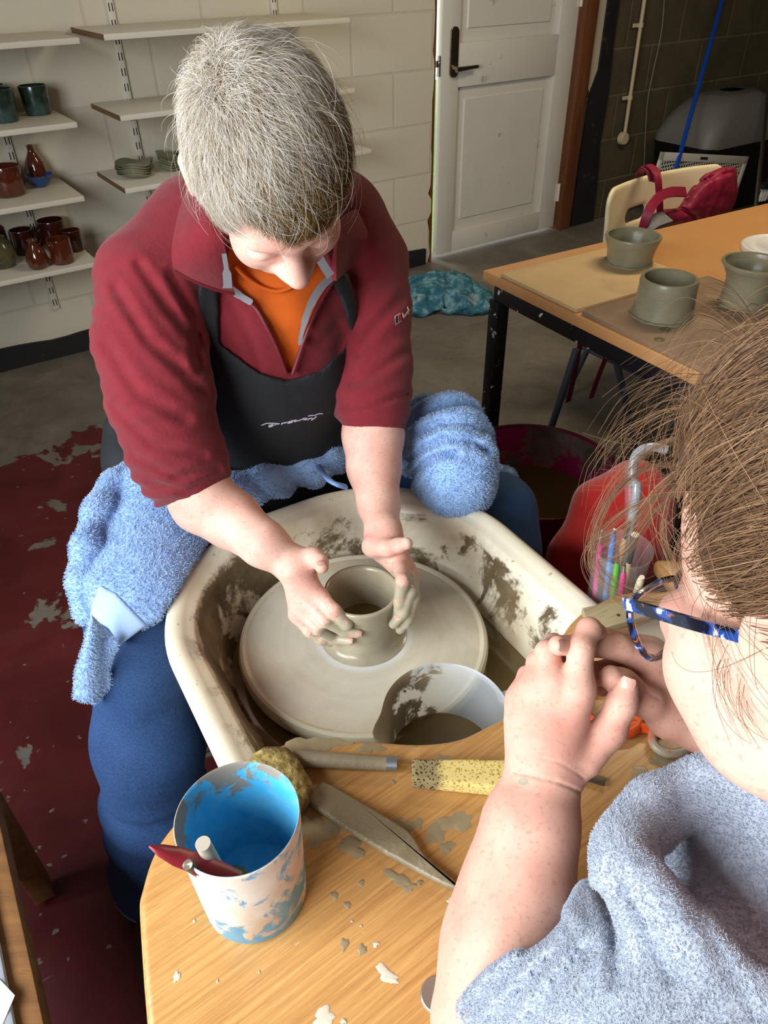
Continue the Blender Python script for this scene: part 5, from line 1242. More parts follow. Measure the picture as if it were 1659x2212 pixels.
# nails
M_nail = M('fingernail', (206, 156, 140), .35)
def nails(hand, sdf, specs, parent):
    for n, w_, l_ in specs:
        js = hand[n]; tipp, r_ = js[-1]; pv = js[-2][0]; ax_ = tipp - pv; ax_ /= np.linalg.norm(ax_); cv = CO - tipp; cv /= np.linalg.norm(cv); nn = cv - cv.dot(ax_) * ax_; nn /= np.linalg.norm(nn); sd = np.cross(ax_, nn)
        b = MB(); v = []; f = []
        for i in range(6):
            for j in range(7):
                x = (i / 5 - .45) * l_ * mm; y = (j / 6 - .5) * w_ * mm * (1 if 0 < i < 5 else .8); an = y / r_
                rr = r_ * 1.035; v.append(tipp + ax_ * (x + .2 * r_) * 1.0 + rr * (math.cos(an) * nn + math.sin(an) * sd) * (1 if i < 5 else .97) - nn * (max(0, i - 3) * .0004))
        for i in range(5):
            for j in range(6): f.append((i * 7 + j, i * 7 + j + 1, (i + 1) * 7 + j + 1, (i + 1) * 7 + j))
        o = b.add(v, f).build('fingernail', M_nail, parent)
nails(RH, None, (('mid', 8.5, 9), ('rng', 8, 9), ('thb', 11, 12)), potter)
# ---- clothing
M_fleece = M('maroon_fleece', (116, 22, 34), .95, var=(60, .10), bump=(160, .35, .003), sheen=.12, spots=[('noise', (98, 17, 28), 5, .5, .8)])
lo, hi = bbox(tors + shl + armR + armL, .16)
slf0 = None
jk = sobj('fleece_jacket', jacket_sdf, lo, hi, .0042, M_fleece, potter, smooth_it=2)
M_tee = M('orange_jersey', (226, 104, 20), .85, var=(50, .05), bump=(300, .2, .001))
def tee_sdf(Q):
    d = np.maximum(np.abs(torso_sdf(Q) + .020) - .004, vreg(Q, 14)); 
    hol = np.linalg.norm(Q - f32(hp_(0, .03, -.09)), axis=1) - .035
    return smax(d, -1.2 - FRONT(Q), .004)
c_ = hit(torso_sdf, 610, 680); sobj('t_shirt', tee_sdf, c_ - .20, c_ + .20, .0035, M_tee, potter, smooth_it=2)
nk = [hit(torso_sdf, u, v, off=-.012) for u, v in ((508, 575), (535, 600), (570, 622), (605, 628), (640, 612), (662, 590), (672, 570))]
MB().tube(spline(nk, 5), .0055, 8, flat=.6).build('neckband', M_tee, potter)
def sheetgrid(rows, name, mat, parent, th=.004, n=8):
    """thick cloth sheet through a grid of 3-D control points"""
    g = [spline(r, n) for r in rows]; cols = [spline([r[j] for r in g], n) for j in range(len(g[0]))]
    nu, nv = len(cols), len(cols[0]); A = np.array(cols)
    du = np.gradient(A, axis=0); dv = np.gradient(A, axis=1); nr = np.cross(du, dv); nr /= np.linalg.norm(nr, axis=2)[..., None] + 1e-12
    v = np.concatenate([(A + nr * th / 2).reshape(-1, 3), (A - nr * th / 2).reshape(-1, 3)]); m = nu * nv; f = []
    for i in range(nu - 1):
        for j in range(nv - 1):
            a, b, c, d = i * nv + j, i * nv + j + 1, (i + 1) * nv + j + 1, (i + 1) * nv + j; f.append((a, b, c, d)); f.append((d + m, c + m, b + m, a + m))
    for i in range(nu - 1):
        for j in (0, nv - 1): a, b = i * nv + j, (i + 1) * nv + j; f.append((a, b, b + m, a + m) if j == 0 else (b, a, a + m, b + m))
    for j in range(nv - 1):
        for i in (0, nu - 1): a, b = i * nv + j, i * nv + j + 1; f.append((b, a, a + m, b + m) if i == 0 else (a, b, b + m, a + m))
    return MB().add(v, f).build(name, mat, parent, sharp=60)
h_ = lambda u, v, off: hit(torso_sdf, u, v, off=off)
cl1 = [[h_(412, 392, .0), h_(388, 470, .03), h_(374, 545, .045), h_(376, 582, .035)],
       [h_(428, 400, .03), h_(415, 480, .055), h_(410, 550, .06), h_(425, 606, .042)],
       [h_(445, 425, .05), h_(448, 490, .07), h_(455, 560, .068), h_(470, 622, .045)],
       [h_(455, 450, .055), h_(478, 510, .074), h_(494, 570, .066), h_(506, 632, .036)]]
sheetgrid(cl1, 'collar', M_fleece, potter, .007)
cl2 = [[h_(768, 455, .0), h_(790, 500, .03), h_(790, 522, .04), h_(782, 545, .034)],
       [h_(748, 462, .03), h_(760, 510, .05), h_(758, 540, .05), h_(752, 578, .036)],
       [h_(725, 490, .05), h_(724, 530, .058), h_(722, 565, .052), h_(722, 606, .034)]]
sheetgrid(cl2, 'collar', M_fleece, potter, .007)
M_tape = M('grey_tape', (112, 112, 116), .6, bump=(200, .2, .001))
def ribbon(name, px, w, off, mat, parent, fn=torso_sdf, th=.0022):
    c = spline([hit(fn, u, v, off=off) for u, v in px], 5); k = len(c); v = []; f = []
    for i, p in enumerate(c):
        t = c[min(i + 1, k - 1)] - c[max(i - 1, 0)]; t /= np.linalg.norm(t); vw = CO - p; vw /= np.linalg.norm(vw); sd = np.cross(t, vw); sd /= np.linalg.norm(sd); nn = np.cross(sd, t); ww = w[i * (len(w) - 1) // max(k - 1, 1)] if hasattr(w, '__len__') else w
        for x, y in ((-1, -1), (1, -1), (1, 1), (-1, 1)): v.append(p + sd * ww / 2 * x + nn * th / 2 * y)
    for i in range(k - 1):
        for j in range(4): f.append((i * 4 + j, i * 4 + (j + 1) % 4, (i + 1) * 4 + (j + 1) % 4, (i + 1) * 4 + j))
    f += [(3, 2, 1, 0), tuple((k - 1) * 4 + j for j in range(4))]
    return MB().add(v, f).build(name, mat, parent, sharp=50)
ribbon('zip_tape', [(684, 545), (700, 575), (714, 596)], .012, .060, M_tape, potter)
ribbon('zip_tape', [(717, 598), (690, 625), (668, 665), (655, 705), (647, 745)], [.011, .011, .009, .006, .003], .010, M_tape, potter)
ribbon('zip_tape', [(484, 548), (490, 590), (492, 622)], [.006, .011, .013], .080, M_tape, potter)
ribbon('zip_tape', [(495, 622), (520, 640), (545, 655)], [.011, .009, .005], .022, M_tape, potter)
M_zip = M('maroon_zip', (104, 22, 34), .6)
MB().tube(spline([hit(torso_sdf, u, v, off=.012) for u, v in ((506, 632), (548, 662), (575, 705), (598, 752), (618, 806))], 5), .0032, 8).build('zip', M_zip, potter)
MB().tube(spline([hit(torso_sdf, u, v, off=.010) for u, v in ((722, 604), (690, 655), (664, 715), (645, 770), (632, 808))], 5), .0032, 8).build('zip', M_zip, potter)
MB().tube(spline([h_(376, 584, .038), h_(425, 609, .045), h_(470, 626, .048), h_(506, 634, .040)], 5), .0028, 8).build('collar_piping', M_zip, potter)
# apron
M_apron = M('black_twill', (22, 25, 29), .8, var=(30, .15), bump=(220, .25, .001), spots=[('noise', (46, 50, 54), 7, .55, .8)])
bib = [(428, 600), (472, 620), (474, 742), (520, 776), (560, 806), (620, 822), (690, 802), (738, 760), (756, 720), (742, 660), (712, 600), (752, 590), (772, 660), (772, 780), (768, 900), (780, 1000), (780, 1120), (430, 1120), (420, 960), (424, 860), (426, 745)]
def apron_sdf(Q):
    u, v, m = pxz(Q); t = torso_sdf(Q) - .0
    d = smax(np.abs(t - .005) - .005, poly2d(u, v, bib) * m, .003)
    d = np.maximum(d, -1.24 - FRONT(Q))
    return d
lo, hi = bbox(tors, .26); ap = sobj('apron', apron_sdf, lo, hi, .0042, M_apron, potter, smooth_it=2)
skj = [J(272, 930, -1.22, 48), J(285, 1000, -1.18, 58), J(330, 1060, -1.2, 80)]
def skirt(Q): return jchain(Q, skj, .03) + .005 * vnoise(Q, 16)
lo, hi = bbox(skj, .13); sobj('apron_skirt', skirt, lo, hi, .006, M_apron, potter, smooth_it=1)
# embroidered script and swoosh on the bib
M_thread = M('pale_thread', (196, 188, 206), .6)
ez_ = lambda x, y: (520 + x * .14467, 860 + y * .14467)
def stroke(px, r, off, fn): return [hit(fn, u, v, off=off) for u, v in px]
apf = lambda Q: torso_sdf(Q) - .0098
em = MB()
for pl in ([(310, 405), (345, 392), (385, 375), (460, 374), (550, 378), (520, 398), (505, 402)], [(1005, 268), (1045, 258), (1100, 258), (1165, 232), (1222, 232)],
           [(425, 432), (422, 405), (490, 393), (488, 412), (425, 432)], [(428, 420), (480, 402)], [(545, 388), (580, 378)], [(615, 395), (612, 378), (645, 368)], [(645, 372), (690, 360)], [(700, 376), (735, 368), (775, 355)], [(700, 362), (760, 340)],
           [(760, 342), (830, 326)], [(795, 352), (845, 338)], [(850, 330), (868, 338), (900, 318)], [(905, 322), (938, 302), (990, 300)], [(935, 325), (985, 318), (992, 303)], [(1000, 328), (1020, 305), (1060, 296)], [(1050, 330), (1085, 310), (1132, 275)], [(1060, 300), (1085, 308)]):
    em.tube(stroke([ez_(*q) for q in pl], 0, 0, apf), .0011, 6)
em.build('embroidery', M_thread, ap, label='pale embroidered script with a swoosh')
# sleeve badge
slf = lambda Q: jacket0(Q) - .0008
bz_ = lambda x, y: (820 + x * .06028, 640 + y * .06028)
def patch(poly, name, mat, off, parent, n=6):
    a, b, c, d = [np.array(q) for q in poly]; v = []; f = []
    for i in range(n + 1):
        for j in range(n + 1): s, t = i / n, j / n; q = (a * (1 - s) + b * s) * (1 - t) + (d * (1 - s) + c * s) * t; v.append(hit(slf, *bz_(*q), off=off))
    for i in range(n):
        for j in range(n): f.append((i * (n + 1) + j, i * (n + 1) + j + 1, (i + 1) * (n + 1) + j + 1, (i + 1) * (n + 1) + j))
    return MB().add(v, f).build(name, mat, parent)
M_cr = M('cream_stitch', (214, 190, 170), .7); bg = patch([(540, 712), (752, 588), (800, 888), (560, 1030)], 'badge', M_cr, .0006, jk)
patch([(568, 716), (655, 668), (664, 935), (572, 990)], 'badge_navy', M('navy_stitch', (24, 32, 62), .8), .0012, jk); patch([(680, 655), (748, 622), (782, 876), (690, 922)], 'badge_red', M('red_stitch', (190, 20, 18), .8), .0012, jk)
lt = MB()
for pl in ([(832, 600), (838, 690), (862, 772), (900, 745), (890, 690), (845, 705)], [(912, 690), (950, 665), (935, 640), (910, 660), (925, 700), (958, 685)], [(965, 655), (955, 600)], [(960, 610), (985, 590)], [(1030, 590), (1000, 545), (990, 580), (1018, 600)], [(1030, 540), (1042, 610), (1010, 650)], [(1000, 380), (1050, 560)], [(1030, 480), (1060, 460), (1085, 540)]):
    lt.tube([hit(slf, *bz_(*q), off=.0006) for q in pl], .00075, 6)
lt.build('badge_lettering', M_cr, jk, label='cream stitched lettering beside the badge')
# jeans and shoes
def m_denim():
    t = NT('blue_denim'); vec = t.coord(); n = t.noise(5, 5, .6, vec); mp = t.n('ShaderNodeMapping'); t.l(vec, mp.inputs['Vector']); mp.inputs['Scale'].default_value = (900, 900, 120); fi = t.noise(1, 3, .6, mp.outputs[0])
    c = t.mix(t.ramp(n, .35, .7), lin((19, 48, 94)), lin((33, 72, 122))); c = t.mix(t.ramp(fi, .4, .7, 0, .35), c, lin((74, 118, 168)))
    t.set('Base Color', c); t.set('Roughness', .85); t.bump(t.math('ADD', fi, t.math('MULTIPLY', n, .6)), .2, .0015); return t.m
M_denim = m_denim()
thR = [(wp(.27, -1.30, .56), .10), J(380, 1100, -1.1, 130), (PA(312, 1330, -.89), .083)]
shR = [(PA(312, 1330, -.89), .083), J(308, 1430, -.85, 100), J(322, 1600, -.83, 112), J(336, 1750, -.82, 104), J(346, 1860, -.81, 94), J(350, 1905, -.81, 94)]
thL = [(wp(.55, -1.30, .56), .10), J(980, 1080, -1.02, 100), J(1066, 1112, -.87, 90)]
shL_ = [J(1066, 1112, -.87, 90), J(1080, 1180, -.82, 82), J(1070, 1300, -.78, 80), (wp(.74, -.80, .10), .072)]
axs = shR[-1][0] - shR[-2][0]; axs /= np.linalg.norm(axs)
def jeans_sdf(Q):
    d = smin(jchain(Q, thR, .03), jchain(Q, shR, .03), .03)
    l = smin(jchain(Q, thL, .03), jchain(Q, shL_, .03), .03); d = smin(d, l, .04)
    d = smin(d, jchain(Q, [(wp(.28, -1.32, .60), .12), (wp(.54, -1.32, .60), .12)], .03), .05)
    d = d + .003 * vnoise(Q, 8) + .002 * vnoise(Q, 20) + .0035 * np.sin(Q[:, 2] * 70 + 4 * vnoise(Q, 6)) * (Q[:, 2] < .32)
    hem = (Q - f32(shR[-1][0])) @ f32(axs)
    return smax(d, np.maximum(hem - .012, .055 - Q[:, 2]), .006)
lo, hi = bbox(thR + shR + thL + shL_, .16); lo[2] = .02
sobj('jeans', jeans_sdf, lo, hi, .006, M_denim, potter, smooth_it=1)
he = shR[-1][0]; e1 = np.cross(axs, PD); e1 /= np.linalg.norm(e1); e2 = np.cross(axs, e1); rr = shR[-1][1] + .004
MB().tube([he - axs * .012 + rr * (math.cos(t_) * e1 + math.sin(t_) * e2) for t_ in np.linspace(0, 2 * math.pi, 50)], .0022, 6, cap=False).build('hem_stitching', M('pale_denim_seam', (92, 132, 176), .8), potter)
M_shoe = M('scuffed_brown_leather', (58, 48, 34), .7, var=(12, .3), spots=[('noise', (110, 96, 70), 10, .58, .72)])
def shoe(c, d_):
    sd = np.cross(Z, d_)
    def f(Q):
        q = Q - f32(c); x = q @ f32(d_); y = q @ f32(sd); z = q[:, 2]
        d = smin(ell(np.stack([x, y, z], 1), (.06, 0, .035), (.14, .045, .045)), ell(np.stack([x, y, z], 1), (-.03, 0, .08), (.055, .045, .085)), .04)
        return np.maximum(d, .002 - Q[:, 2])
    return f
for c_, d_, nm in ((he * np.array([1, 1, 0]) + AD * .01, (AD * .94 - PD * .34), 'shoe'), (wp(.74, -.80, 0), (AD * .97 + PD * .2), 'shoe')):
    d_ = d_ / np.linalg.norm(d_); sobj(nm, shoe(c_, d_), c_ - np.array([.24, .24, .02]), c_ + np.array([.24, .24, .22]), .006, M_shoe, potter, smooth_it=1)
st_ = thing('potters_stool', 'dark low stool under the short-haired person', 'stool', wp(.41, -1.36, 0))
MB().box(wp(.41, -1.36, .435), (.40, .30, .03), PAX, .01).build('seat', M_black, st_)
for x in (-.16, .16):
    for y in (-.11, .11): MB().tube([wp(.41 + x, -1.36 + y, .42), wp(.41 + x * 1.1, -1.36 + y * 1.1, .008)], .014).build('leg', M_black, st_)
# ---- hair
def m_hair(name, cols, rough=.45):
    t = NT(name); hi_ = t.n('ShaderNodeHairInfo'); r = hi_.outputs['Random']; q = t.n('ShaderNodeValToRGB'); t.l(r, q.inputs[0])
    e = q.color_ramp.elements; e[0].position = 0; e[0].color = lin(cols[0]); e[1].position = 1; e[1].color = lin(cols[-1])
    for i, c in enumerate(cols[1:-1]): n_ = e.new((i + 1) / (len(cols) - 1)); n_.color = lin(c)
    t.set('Base Color', q.outputs[0]); t.set('Roughness', rough); t.set('Specular IOR Level', .22); return t.m
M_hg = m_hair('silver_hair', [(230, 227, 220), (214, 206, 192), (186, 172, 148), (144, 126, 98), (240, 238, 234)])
M_hd = m_hair('ash_brown_lamplit_hair', [(138, 102, 46), (92, 64, 28), (170, 134, 70), (70, 48, 24), (198, 166, 98)])  # ash-brown fringe colour, with the lamp's golden light painted into the strands
M_hcap = M('hair_undercoat', (100, 80, 54), .8, var=(90, .3))
cr_c, cr_r = np.array([0, -.010, .032]), np.array([.074, .092, .084])
def hairline(q):     # >0 where hair grows (head frame)
    x, y, z = q[:, 0], q[:, 1], q[:, 2]
    front = z - (.060 - .35 * np.maximum(x, 0) + .45 * np.maximum(-x - .01, 0)) ; side = z - (-.030 - .55 * (-y + .0)); lim = np.where(y > .035, front, np.where(y > .0, np.maximum(z + .004, front), np.maximum(z + .045, side)))
    return np.where(np.abs(x) > .055, np.minimum(lim, np.sqrt((y + .010) ** 2 + (z + .006) ** 2) - .026), lim)
def cap_sdf(Q):
    q = ((Q - f32(HC)) @ f32(HR).T) / HS
    d = ell(q, cr_c, cr_r + .009) + .0018 * vnoise(q, 90)
    return smax(d, -hairline(q) * .9, .008) * HS
hair = sobj('hair', cap_sdf, HC - .15, HC + .15, .003, M_hcap, potter, smooth_it=1)
def head_strands(name, n, whorl, lift, Lm, mat, sel, rad, seed, K=6, fringe=False, wild=.12, jit=.0):
    g = np.random.default_rng(seed); m = n * 4
    s = g.normal(size=(m * (12 if n < 3000 else 1), 3)); s /= np.linalg.norm(s, axis=1)[:, None]; q = cr_c + s * cr_r
    keep = (hairline(q) > -.002) & sel(q, g.random(len(s))); s = s[keep][:n]; n = len(s)
    w = np.asarray(whorl, float); w /= np.linalg.norm(w)
    d = s - w; d = d - (d * s).sum(1)[:, None] * s; d /= np.linalg.norm(d, axis=1)[:, None] + 1e-9
    tw = np.cross(s, d); sw = .35 * np.exp(-np.linalg.norm(s - w, axis=1) / .5)[:, None]; d = d + tw * sw + g.normal(size=(n, 3)) * wild; d = d - (d * s).sum(1)[:, None] * s; d /= np.linalg.norm(d, axis=1)[:, None]
    L = Lm * (.7 + .6 * g.random(n)); sq = s * cr_r + cr_c; L = L * np.where((sq[:, 0] < -.015) & (sq[:, 1] > -.01), np.clip(.45 + hairline(sq) * 16, .3, 1), 1); lf = lift * (.5 + .7 * g.random(n)) * (1 + .45 * vnoise(f32(s), 8)); pts = np.zeros((n, K, 3)); bend = g.normal(size=(n, 1)) * .35
    for k in range(K):
        t = k / (K - 1); ang = (L * t / .088)[:, None]; dirn = d + np.cross(s, d) * bend * t
        u = s * np.cos(ang) + dirn * np.sin(ang); u /= np.linalg.norm(u, axis=1)[:, None]
        h = (lf * (1 - (1 - t) ** 2.2))[:, None]
        pts[:, k] = cr_c + u * cr_r + u * (h + .002)
    W_ = HC + HS * (pts @ HR)
    r = np.linspace(1, .35, K) * rad
    return strands(name, W_, r, mat, hair)
wh = (-.40, -.42, .78)
fringe_or_lamp_side = lambda q: (q[:, 1] * .8 - q[:, 2] * .8 + 1.05 * q[:, 0])  # browner at the fringe; the x term paints warm light on the lamp side
head_strands('hair_strands', 26000, wh, .011, .040, M_hg, lambda q, r: (fringe_or_lamp_side(q) < -.035 + .09 * (r - .5)), .00021, 1, wild=.07)
head_strands('hair_strands', 26000, wh, .010, .036, M_hd, lambda q, r: (fringe_or_lamp_side(q) > -.055 + .09 * (r - .5)), .00021, 2, wild=.12)
whn = np.array(wh) / np.linalg.norm(wh)
head_strands('hair_strands', 2600, wh, .016, .028, M_hg, lambda q, r: ((q - cr_c) / cr_r) @ whn > .94, .00021, 5, wild=1.1)
head_strands('hair_strands', 500, wh, .026, .05, M_hg, lambda q, r: r > -1, .00014, 3, wild=.5)
# ---- towel over the lap
M_tow = M('blue_terry', (150, 186, 232), .95, var=(40, .12), bump=(220, .6, .003))
M_towf = m_hair('blue_terry_loops', [(164, 196, 240), (184, 210, 246), (148, 182, 230), (200, 220, 248), (172, 186, 212)], .9)
twreg = [(300, 990), (232, 1050), (196, 1110), (182, 1190), (184, 1280), (205, 1335), (238, 1352), (262, 1388), (300, 1362), (345, 1340), (400, 1250), (450, 1170), (520, 1100), (480, 1000)]
tsh = [(thR[0][0], thR[0][1] + .004), (thR[1][0], thR[1][1] + .008), (thR[2][0], thR[2][1] + .016)]
rollL = [J(300, 1012, -1.13, 26), J(252, 1048, -1.08, 30), J(212, 1105, -1.02, 30), J(186, 1180, -.96, 28), J(176, 1255, -.92, 27), J(186, 1325, -.89, 26)]
flap = [J(228, 1345, -.80, 34), J(212, 1410, -.79, 38), J(205, 1455, -.79, 40), J(200, 1492, -.79, 36)]
flapp = [(196, 1322), (262, 1392), (246, 1412), (236, 1448), (246, 1484), (204, 1522), (157, 1510), (164, 1440), (182, 1385)]
mid_ = [J(500, 1055, -1.0, 34), J(590, 1035, -.99, 38), J(670, 1000, -1.0, 44), J(725, 965, -1.02, 46)]
kl = [J(925, 905, -.98, 42), J(960, 930, -.93, 70), J(975, 985, -.86, 86), J(985, 1035, -.83, 84), J(992, 1048, -.83, 76)]
def tw_main(Q):
    u, v, m = pxz(Q); c = jchain(Q, tsh, .03)
    wr = .004 * np.sin((Q @ f32(AD * .75 + PD * .5 + Z * .35)) * 150 + 2.5 * vnoise(Q, 7)) * np.clip(.4 + vnoise(Q + 4, 6), 0, 1) + .004 * vnoise(Q, 12)
    return smax(np.abs(c - .006) - .010 + wr, poly2d(u, v, twreg) * m, .008)
def tw_sdf(Q):
    d = tw_main(Q)
    r = jchain(Q, rollL, .02) + .003 * vnoise(Q, 25); d = smin(d, r, .006)
    u, v, m = pxz(Q); d = smin(d, smax(poly2d(u, v, flapp) * m, np.abs(FRONT(Q) + .785 + (v - 1345) * .00012 + .006 * np.sin(u * .09)) - .007, .010), .008)
    mdd = jchain(Q, mid_, .02); d = smin(d, mdd + .006 * vnoise(Q, 20) + .005 * np.sin((Q @ f32(PD * 1. + Z * .6)) * 95 + 2 * vnoise(Q, 9)), .015)
    k = jchain(Q, kl, .02); s = (Q - f32(kl[1][0])) @ f32((kl[3][0] - kl[1][0]) / np.linalg.norm(kl[3][0] - kl[1][0]))
    k = k + .012 * np.sin(s * 105 + 2.2 * vnoise(Q, 10)) * np.clip((.085 - s) / .05, 0, 1) + .003 * vnoise(Q, 22)
    for pl, dp in (([(884, 1000), (918, 968), (965, 948), (1020, 952), (1050, 975)], .010), ([(880, 1045), (915, 1000), (955, 982), (985, 980)], .012), ([(900, 935), (950, 915), (1010, 920), (1040, 940)], .007)):
        cr = line2d(u, v, pl); k = k + np.where(FRONT(Q) > -1.0, dp * np.exp(-(cr / 8) ** 2) - dp * .35 * np.exp(-((cr - 18) / 9) ** 2), 0)
    d = smin(d, k, .01)
    d = smin(d, jchain(Q, [J(1040, 1010, -.90, 20), J(1095, 1030, -.90, 18), J(1118, 1052, -.90, 9)], .01), .012)
    d = smin(d, jchain(Q, [J(880, 930, -1.0, 40), J(890, 1000, -.96, 30)], .02), .02)
    return d
lo, hi = bbox(tsh + rollL + flap + mid_ + kl, .12)
TV, TF = isosurface(tw_sdf, lo, hi, .004); TV = relax(TV, TF, 1)
towel = mobj('bath_towel', TV, TF, M_tow); tag(towel, 'light blue terry towel draped over the potter\'s lap and knees', 'towel')
bandp = [(214, 1262), (250, 1280), (318, 1350), (262, 1392), (225, 1360), (192, 1332)]
def band_mask(Q):
    u, v, m = pxz(Q); return (poly2d(u, v, bandp) > 0).astype(float) * 1.0
def tw_vis(Q):
    return band_mask(Q)
def fuzz(name, V, Fq, n, ln, rad, mat, parent, mask=None, seed=1, droop=0., K=3, lean=.7):
    g = np.random.default_rng(seed); p, m = surf_sample(V, Fq, n, mask, g)
    t = g.normal(size=p.shape); t -= (t * m).sum(1)[:, None] * m; t /= np.linalg.norm(t, axis=1)[:, None] + 1e-9
    cl = np.stack([vnoise(f32(p) + 11, 60), vnoise(f32(p) + 23, 60), vnoise(f32(p) + 37, 60)], 1); cl -= (cl * m).sum(1)[:, None] * m
    d = m + t * lean * g.random((n, 1)) + cl * .8 - Z * droop; d /= np.linalg.norm(d, axis=1)[:, None]
    L = ln * (.6 + .7 * g.random((n, 1))); pts = np.zeros((n, K, 3))
    for k in range(K): s = k / (K - 1); pts[:, k] = p + d * L * s + t * L * .3 * s * s
    return strands(name, pts, np.linspace(1, .6, K) * rad, mat, parent)
fuzz('terry_pile', TV, TF, 110000, .0038, .00040, M_towf, towel, tw_vis, 4)
def band_sdf(Q):
    u, v, m = pxz(Q); return np.maximum(smax(tw_sdf(Q) - .0035, poly2d(u, v, [(q[0], q[1]) for q in bandp]) * m, .003), -.97 - FRONT(Q))
bc0 = hit(tw_main, 255, 1325); sobj('woven_band', band_sdf, bc0 - .10, bc0 + .10, .003, M('smooth_woven_band', (170, 200, 240), .8, bump=(260, .3, .001)), towel, smooth_it=2, one=True)
MB().tube(spline([hit(tw_sdf, u, v, off=.006) for u, v in ((668, 975), (690, 1010), (715, 1040), (748, 1052))], 5), .006, 8, flat=.5).build('woven_hem', M('blue_hem', (112, 150, 206), .8), towel)
# ================================================================ the learner in the grey fleece
M_skinB = m_skin('young_skin', (218, 170, 150), (202, 136, 118), (160, 150, 130))
LR = np.array([[-0.7848, -0.6174, 0.0539], [-0.5648, 0.6767, -0.4723], [-0.2551, 0.4011, 0.8798]]); LS = .95; LC = np.array([0.235, 0.281, 1.1569])
LNB = LC + LS * (np.array([0, -.05, -.165]) @ LR); hinge_ = LC + LS * (np.array([.067, .085, 0]) @ LR); _r = math.radians(5)
_y = math.radians(6); LR = np.stack([LR[0] * math.cos(_y) + LR[1] * math.sin(_y), LR[1] * math.cos(_y) - LR[0] * math.sin(_y), LR[2]])
LR = np.stack([LR[0] * math.cos(_r) + LR[2] * math.sin(_r), LR[1], LR[2] * math.cos(_r) - LR[0] * math.sin(_r)]); LC = hinge_ - LS * (np.array([.067, .085, 0]) @ LR)
def lp(x, y, z): return LC + LS * (np.array([x, y, z]) @ LR)
def lhead(Q): return make_head(Q, LC, LR, LS, LNB, .058, 0)
def K(u, v, z, rpx): return (D(u, v, z), rpx * z / F)
LA = [K(1173, 1694, .637, 76), K(1146, 1787, .626, 95), K(1117, 1924, .612, 113), K(1082, 2040, .598, 118), K(1045, 2200, .578, 116)]
LAH = dict(
    idx=[K(1250, 1490, .625, 31), K(1254, 1402, .628, 28), K(1273, 1360, .640, 25), K(1291, 1366, .655, 20)],
    mid=[K(1193, 1474, .632, 29), K(1183, 1410, .642, 26), K(1196, 1392, .664, 22), K(1215, 1425, .680, 20)],
    rng=[K(1150, 1486, .642, 25), K(1160, 1430, .652, 21), K(1180, 1430, .674, 19), K(1200, 1455, .684, 18)],
    pky=[K(1120, 1510, .650, 22), K(1138, 1458, .660, 18), K(1156, 1462, .678, 16), K(1172, 1482, .686, 15)],
    thb=[K(1262, 1640, .632, 40), K(1316, 1578, .634, 33), K(1343, 1520, .630, 29), K(1354, 1484, .629, 24)])
LW = K(1180, 1662, .638, 74)
def lhandL(Q):
    d = None
    for n in ('idx', 'mid', 'rng', 'pky'):
        e = finger(Q, LAH[n], .005); d = e if d is None else smin(d, e, .0035)
    palm = None
    for n, bx in (('idx', 1215), ('mid', 1190), ('rng', 1165), ('pky', 1148)):
        m_ = K(bx, 1610, .636, 55); e = rc(Q, m_[0], LAH[n][0][0], m_[1] * .9, LAH[n][0][1] * 1.05); palm = e if palm is None else smin(palm, e, .016)
    m_ = K(1150, 1560, .646, 52); palm = smin(palm, rc(Q, K(1150, 1640, .642, 45)[0], m_[0], .018, m_[1]), .015)
    d = smin(d, palm, .010); t = finger(Q, LAH['thb'], .010); d = smin(d, t, .009)
    d = smin(d, rc(Q, LW[0], K(1190, 1600, .636, 60)[0], LW[1] * .92, .022), .014)
    a = jchain(Q, LA, .02); d = smin(d, a, .014)
    # crease round the wrist
    u, v, m = pxz(Q); cr = line2d(u, v, [(1112, 1668), (1150, 1676), (1200, 1688), (1240, 1704), (1258, 1715)]) * m; d = d + .0016 * np.exp(-(cr / .0011) ** 2)
    cr = line2d(u, v, [(1170, 1637), (1210, 1648), (1245, 1668), (1262, 1682)]) * m; d = d + .0009 * np.exp(-(cr / .0009) ** 2)
    for pl in ([(1240, 1398), (1256, 1395), (1270, 1400)], [(1243, 1407), (1258, 1405)], [(1335, 1532), (1350, 1536), (1364, 1540)]):
        cr = line2d(u, v, pl) * m; d = d + .0008 * np.exp(-(cr / .0008) ** 2)
    return d
RAH = dict(
    idx=[K(1402, 1428, .672, 33), K(1335, 1398, .662, 28), K(1265, 1394, .650, 24), K(1206, 1394, .627, 22)],
    mid=[K(1405, 1412, .690, 30), K(1350, 1386, .684, 24), K(1302, 1378, .676, 21), K(1262, 1386, .672, 19)],
    rng=[K(1400, 1445, .694, 28), K(1330, 1440, .690, 23), K(1285, 1450, .668, 19), K(1284, 1466, .656, 17)],
    pky=[K(1410, 1470, .70, 25), K(1350, 1470, .700, 20), K(1310, 1480, .692, 17), K(1300, 1490, .682, 15)],
    thb=[K(1440, 1545, .676, 40), K(1395, 1512, .662, 34), K(1345, 1478, .648, 29), K(1320, 1462, .640, 25)])
RA = [K(1500, 1552, .684, 56), K(1580, 1596, .664, 60), K(1680, 1664, .63, 72), K(1780, 1730, .59, 84)]
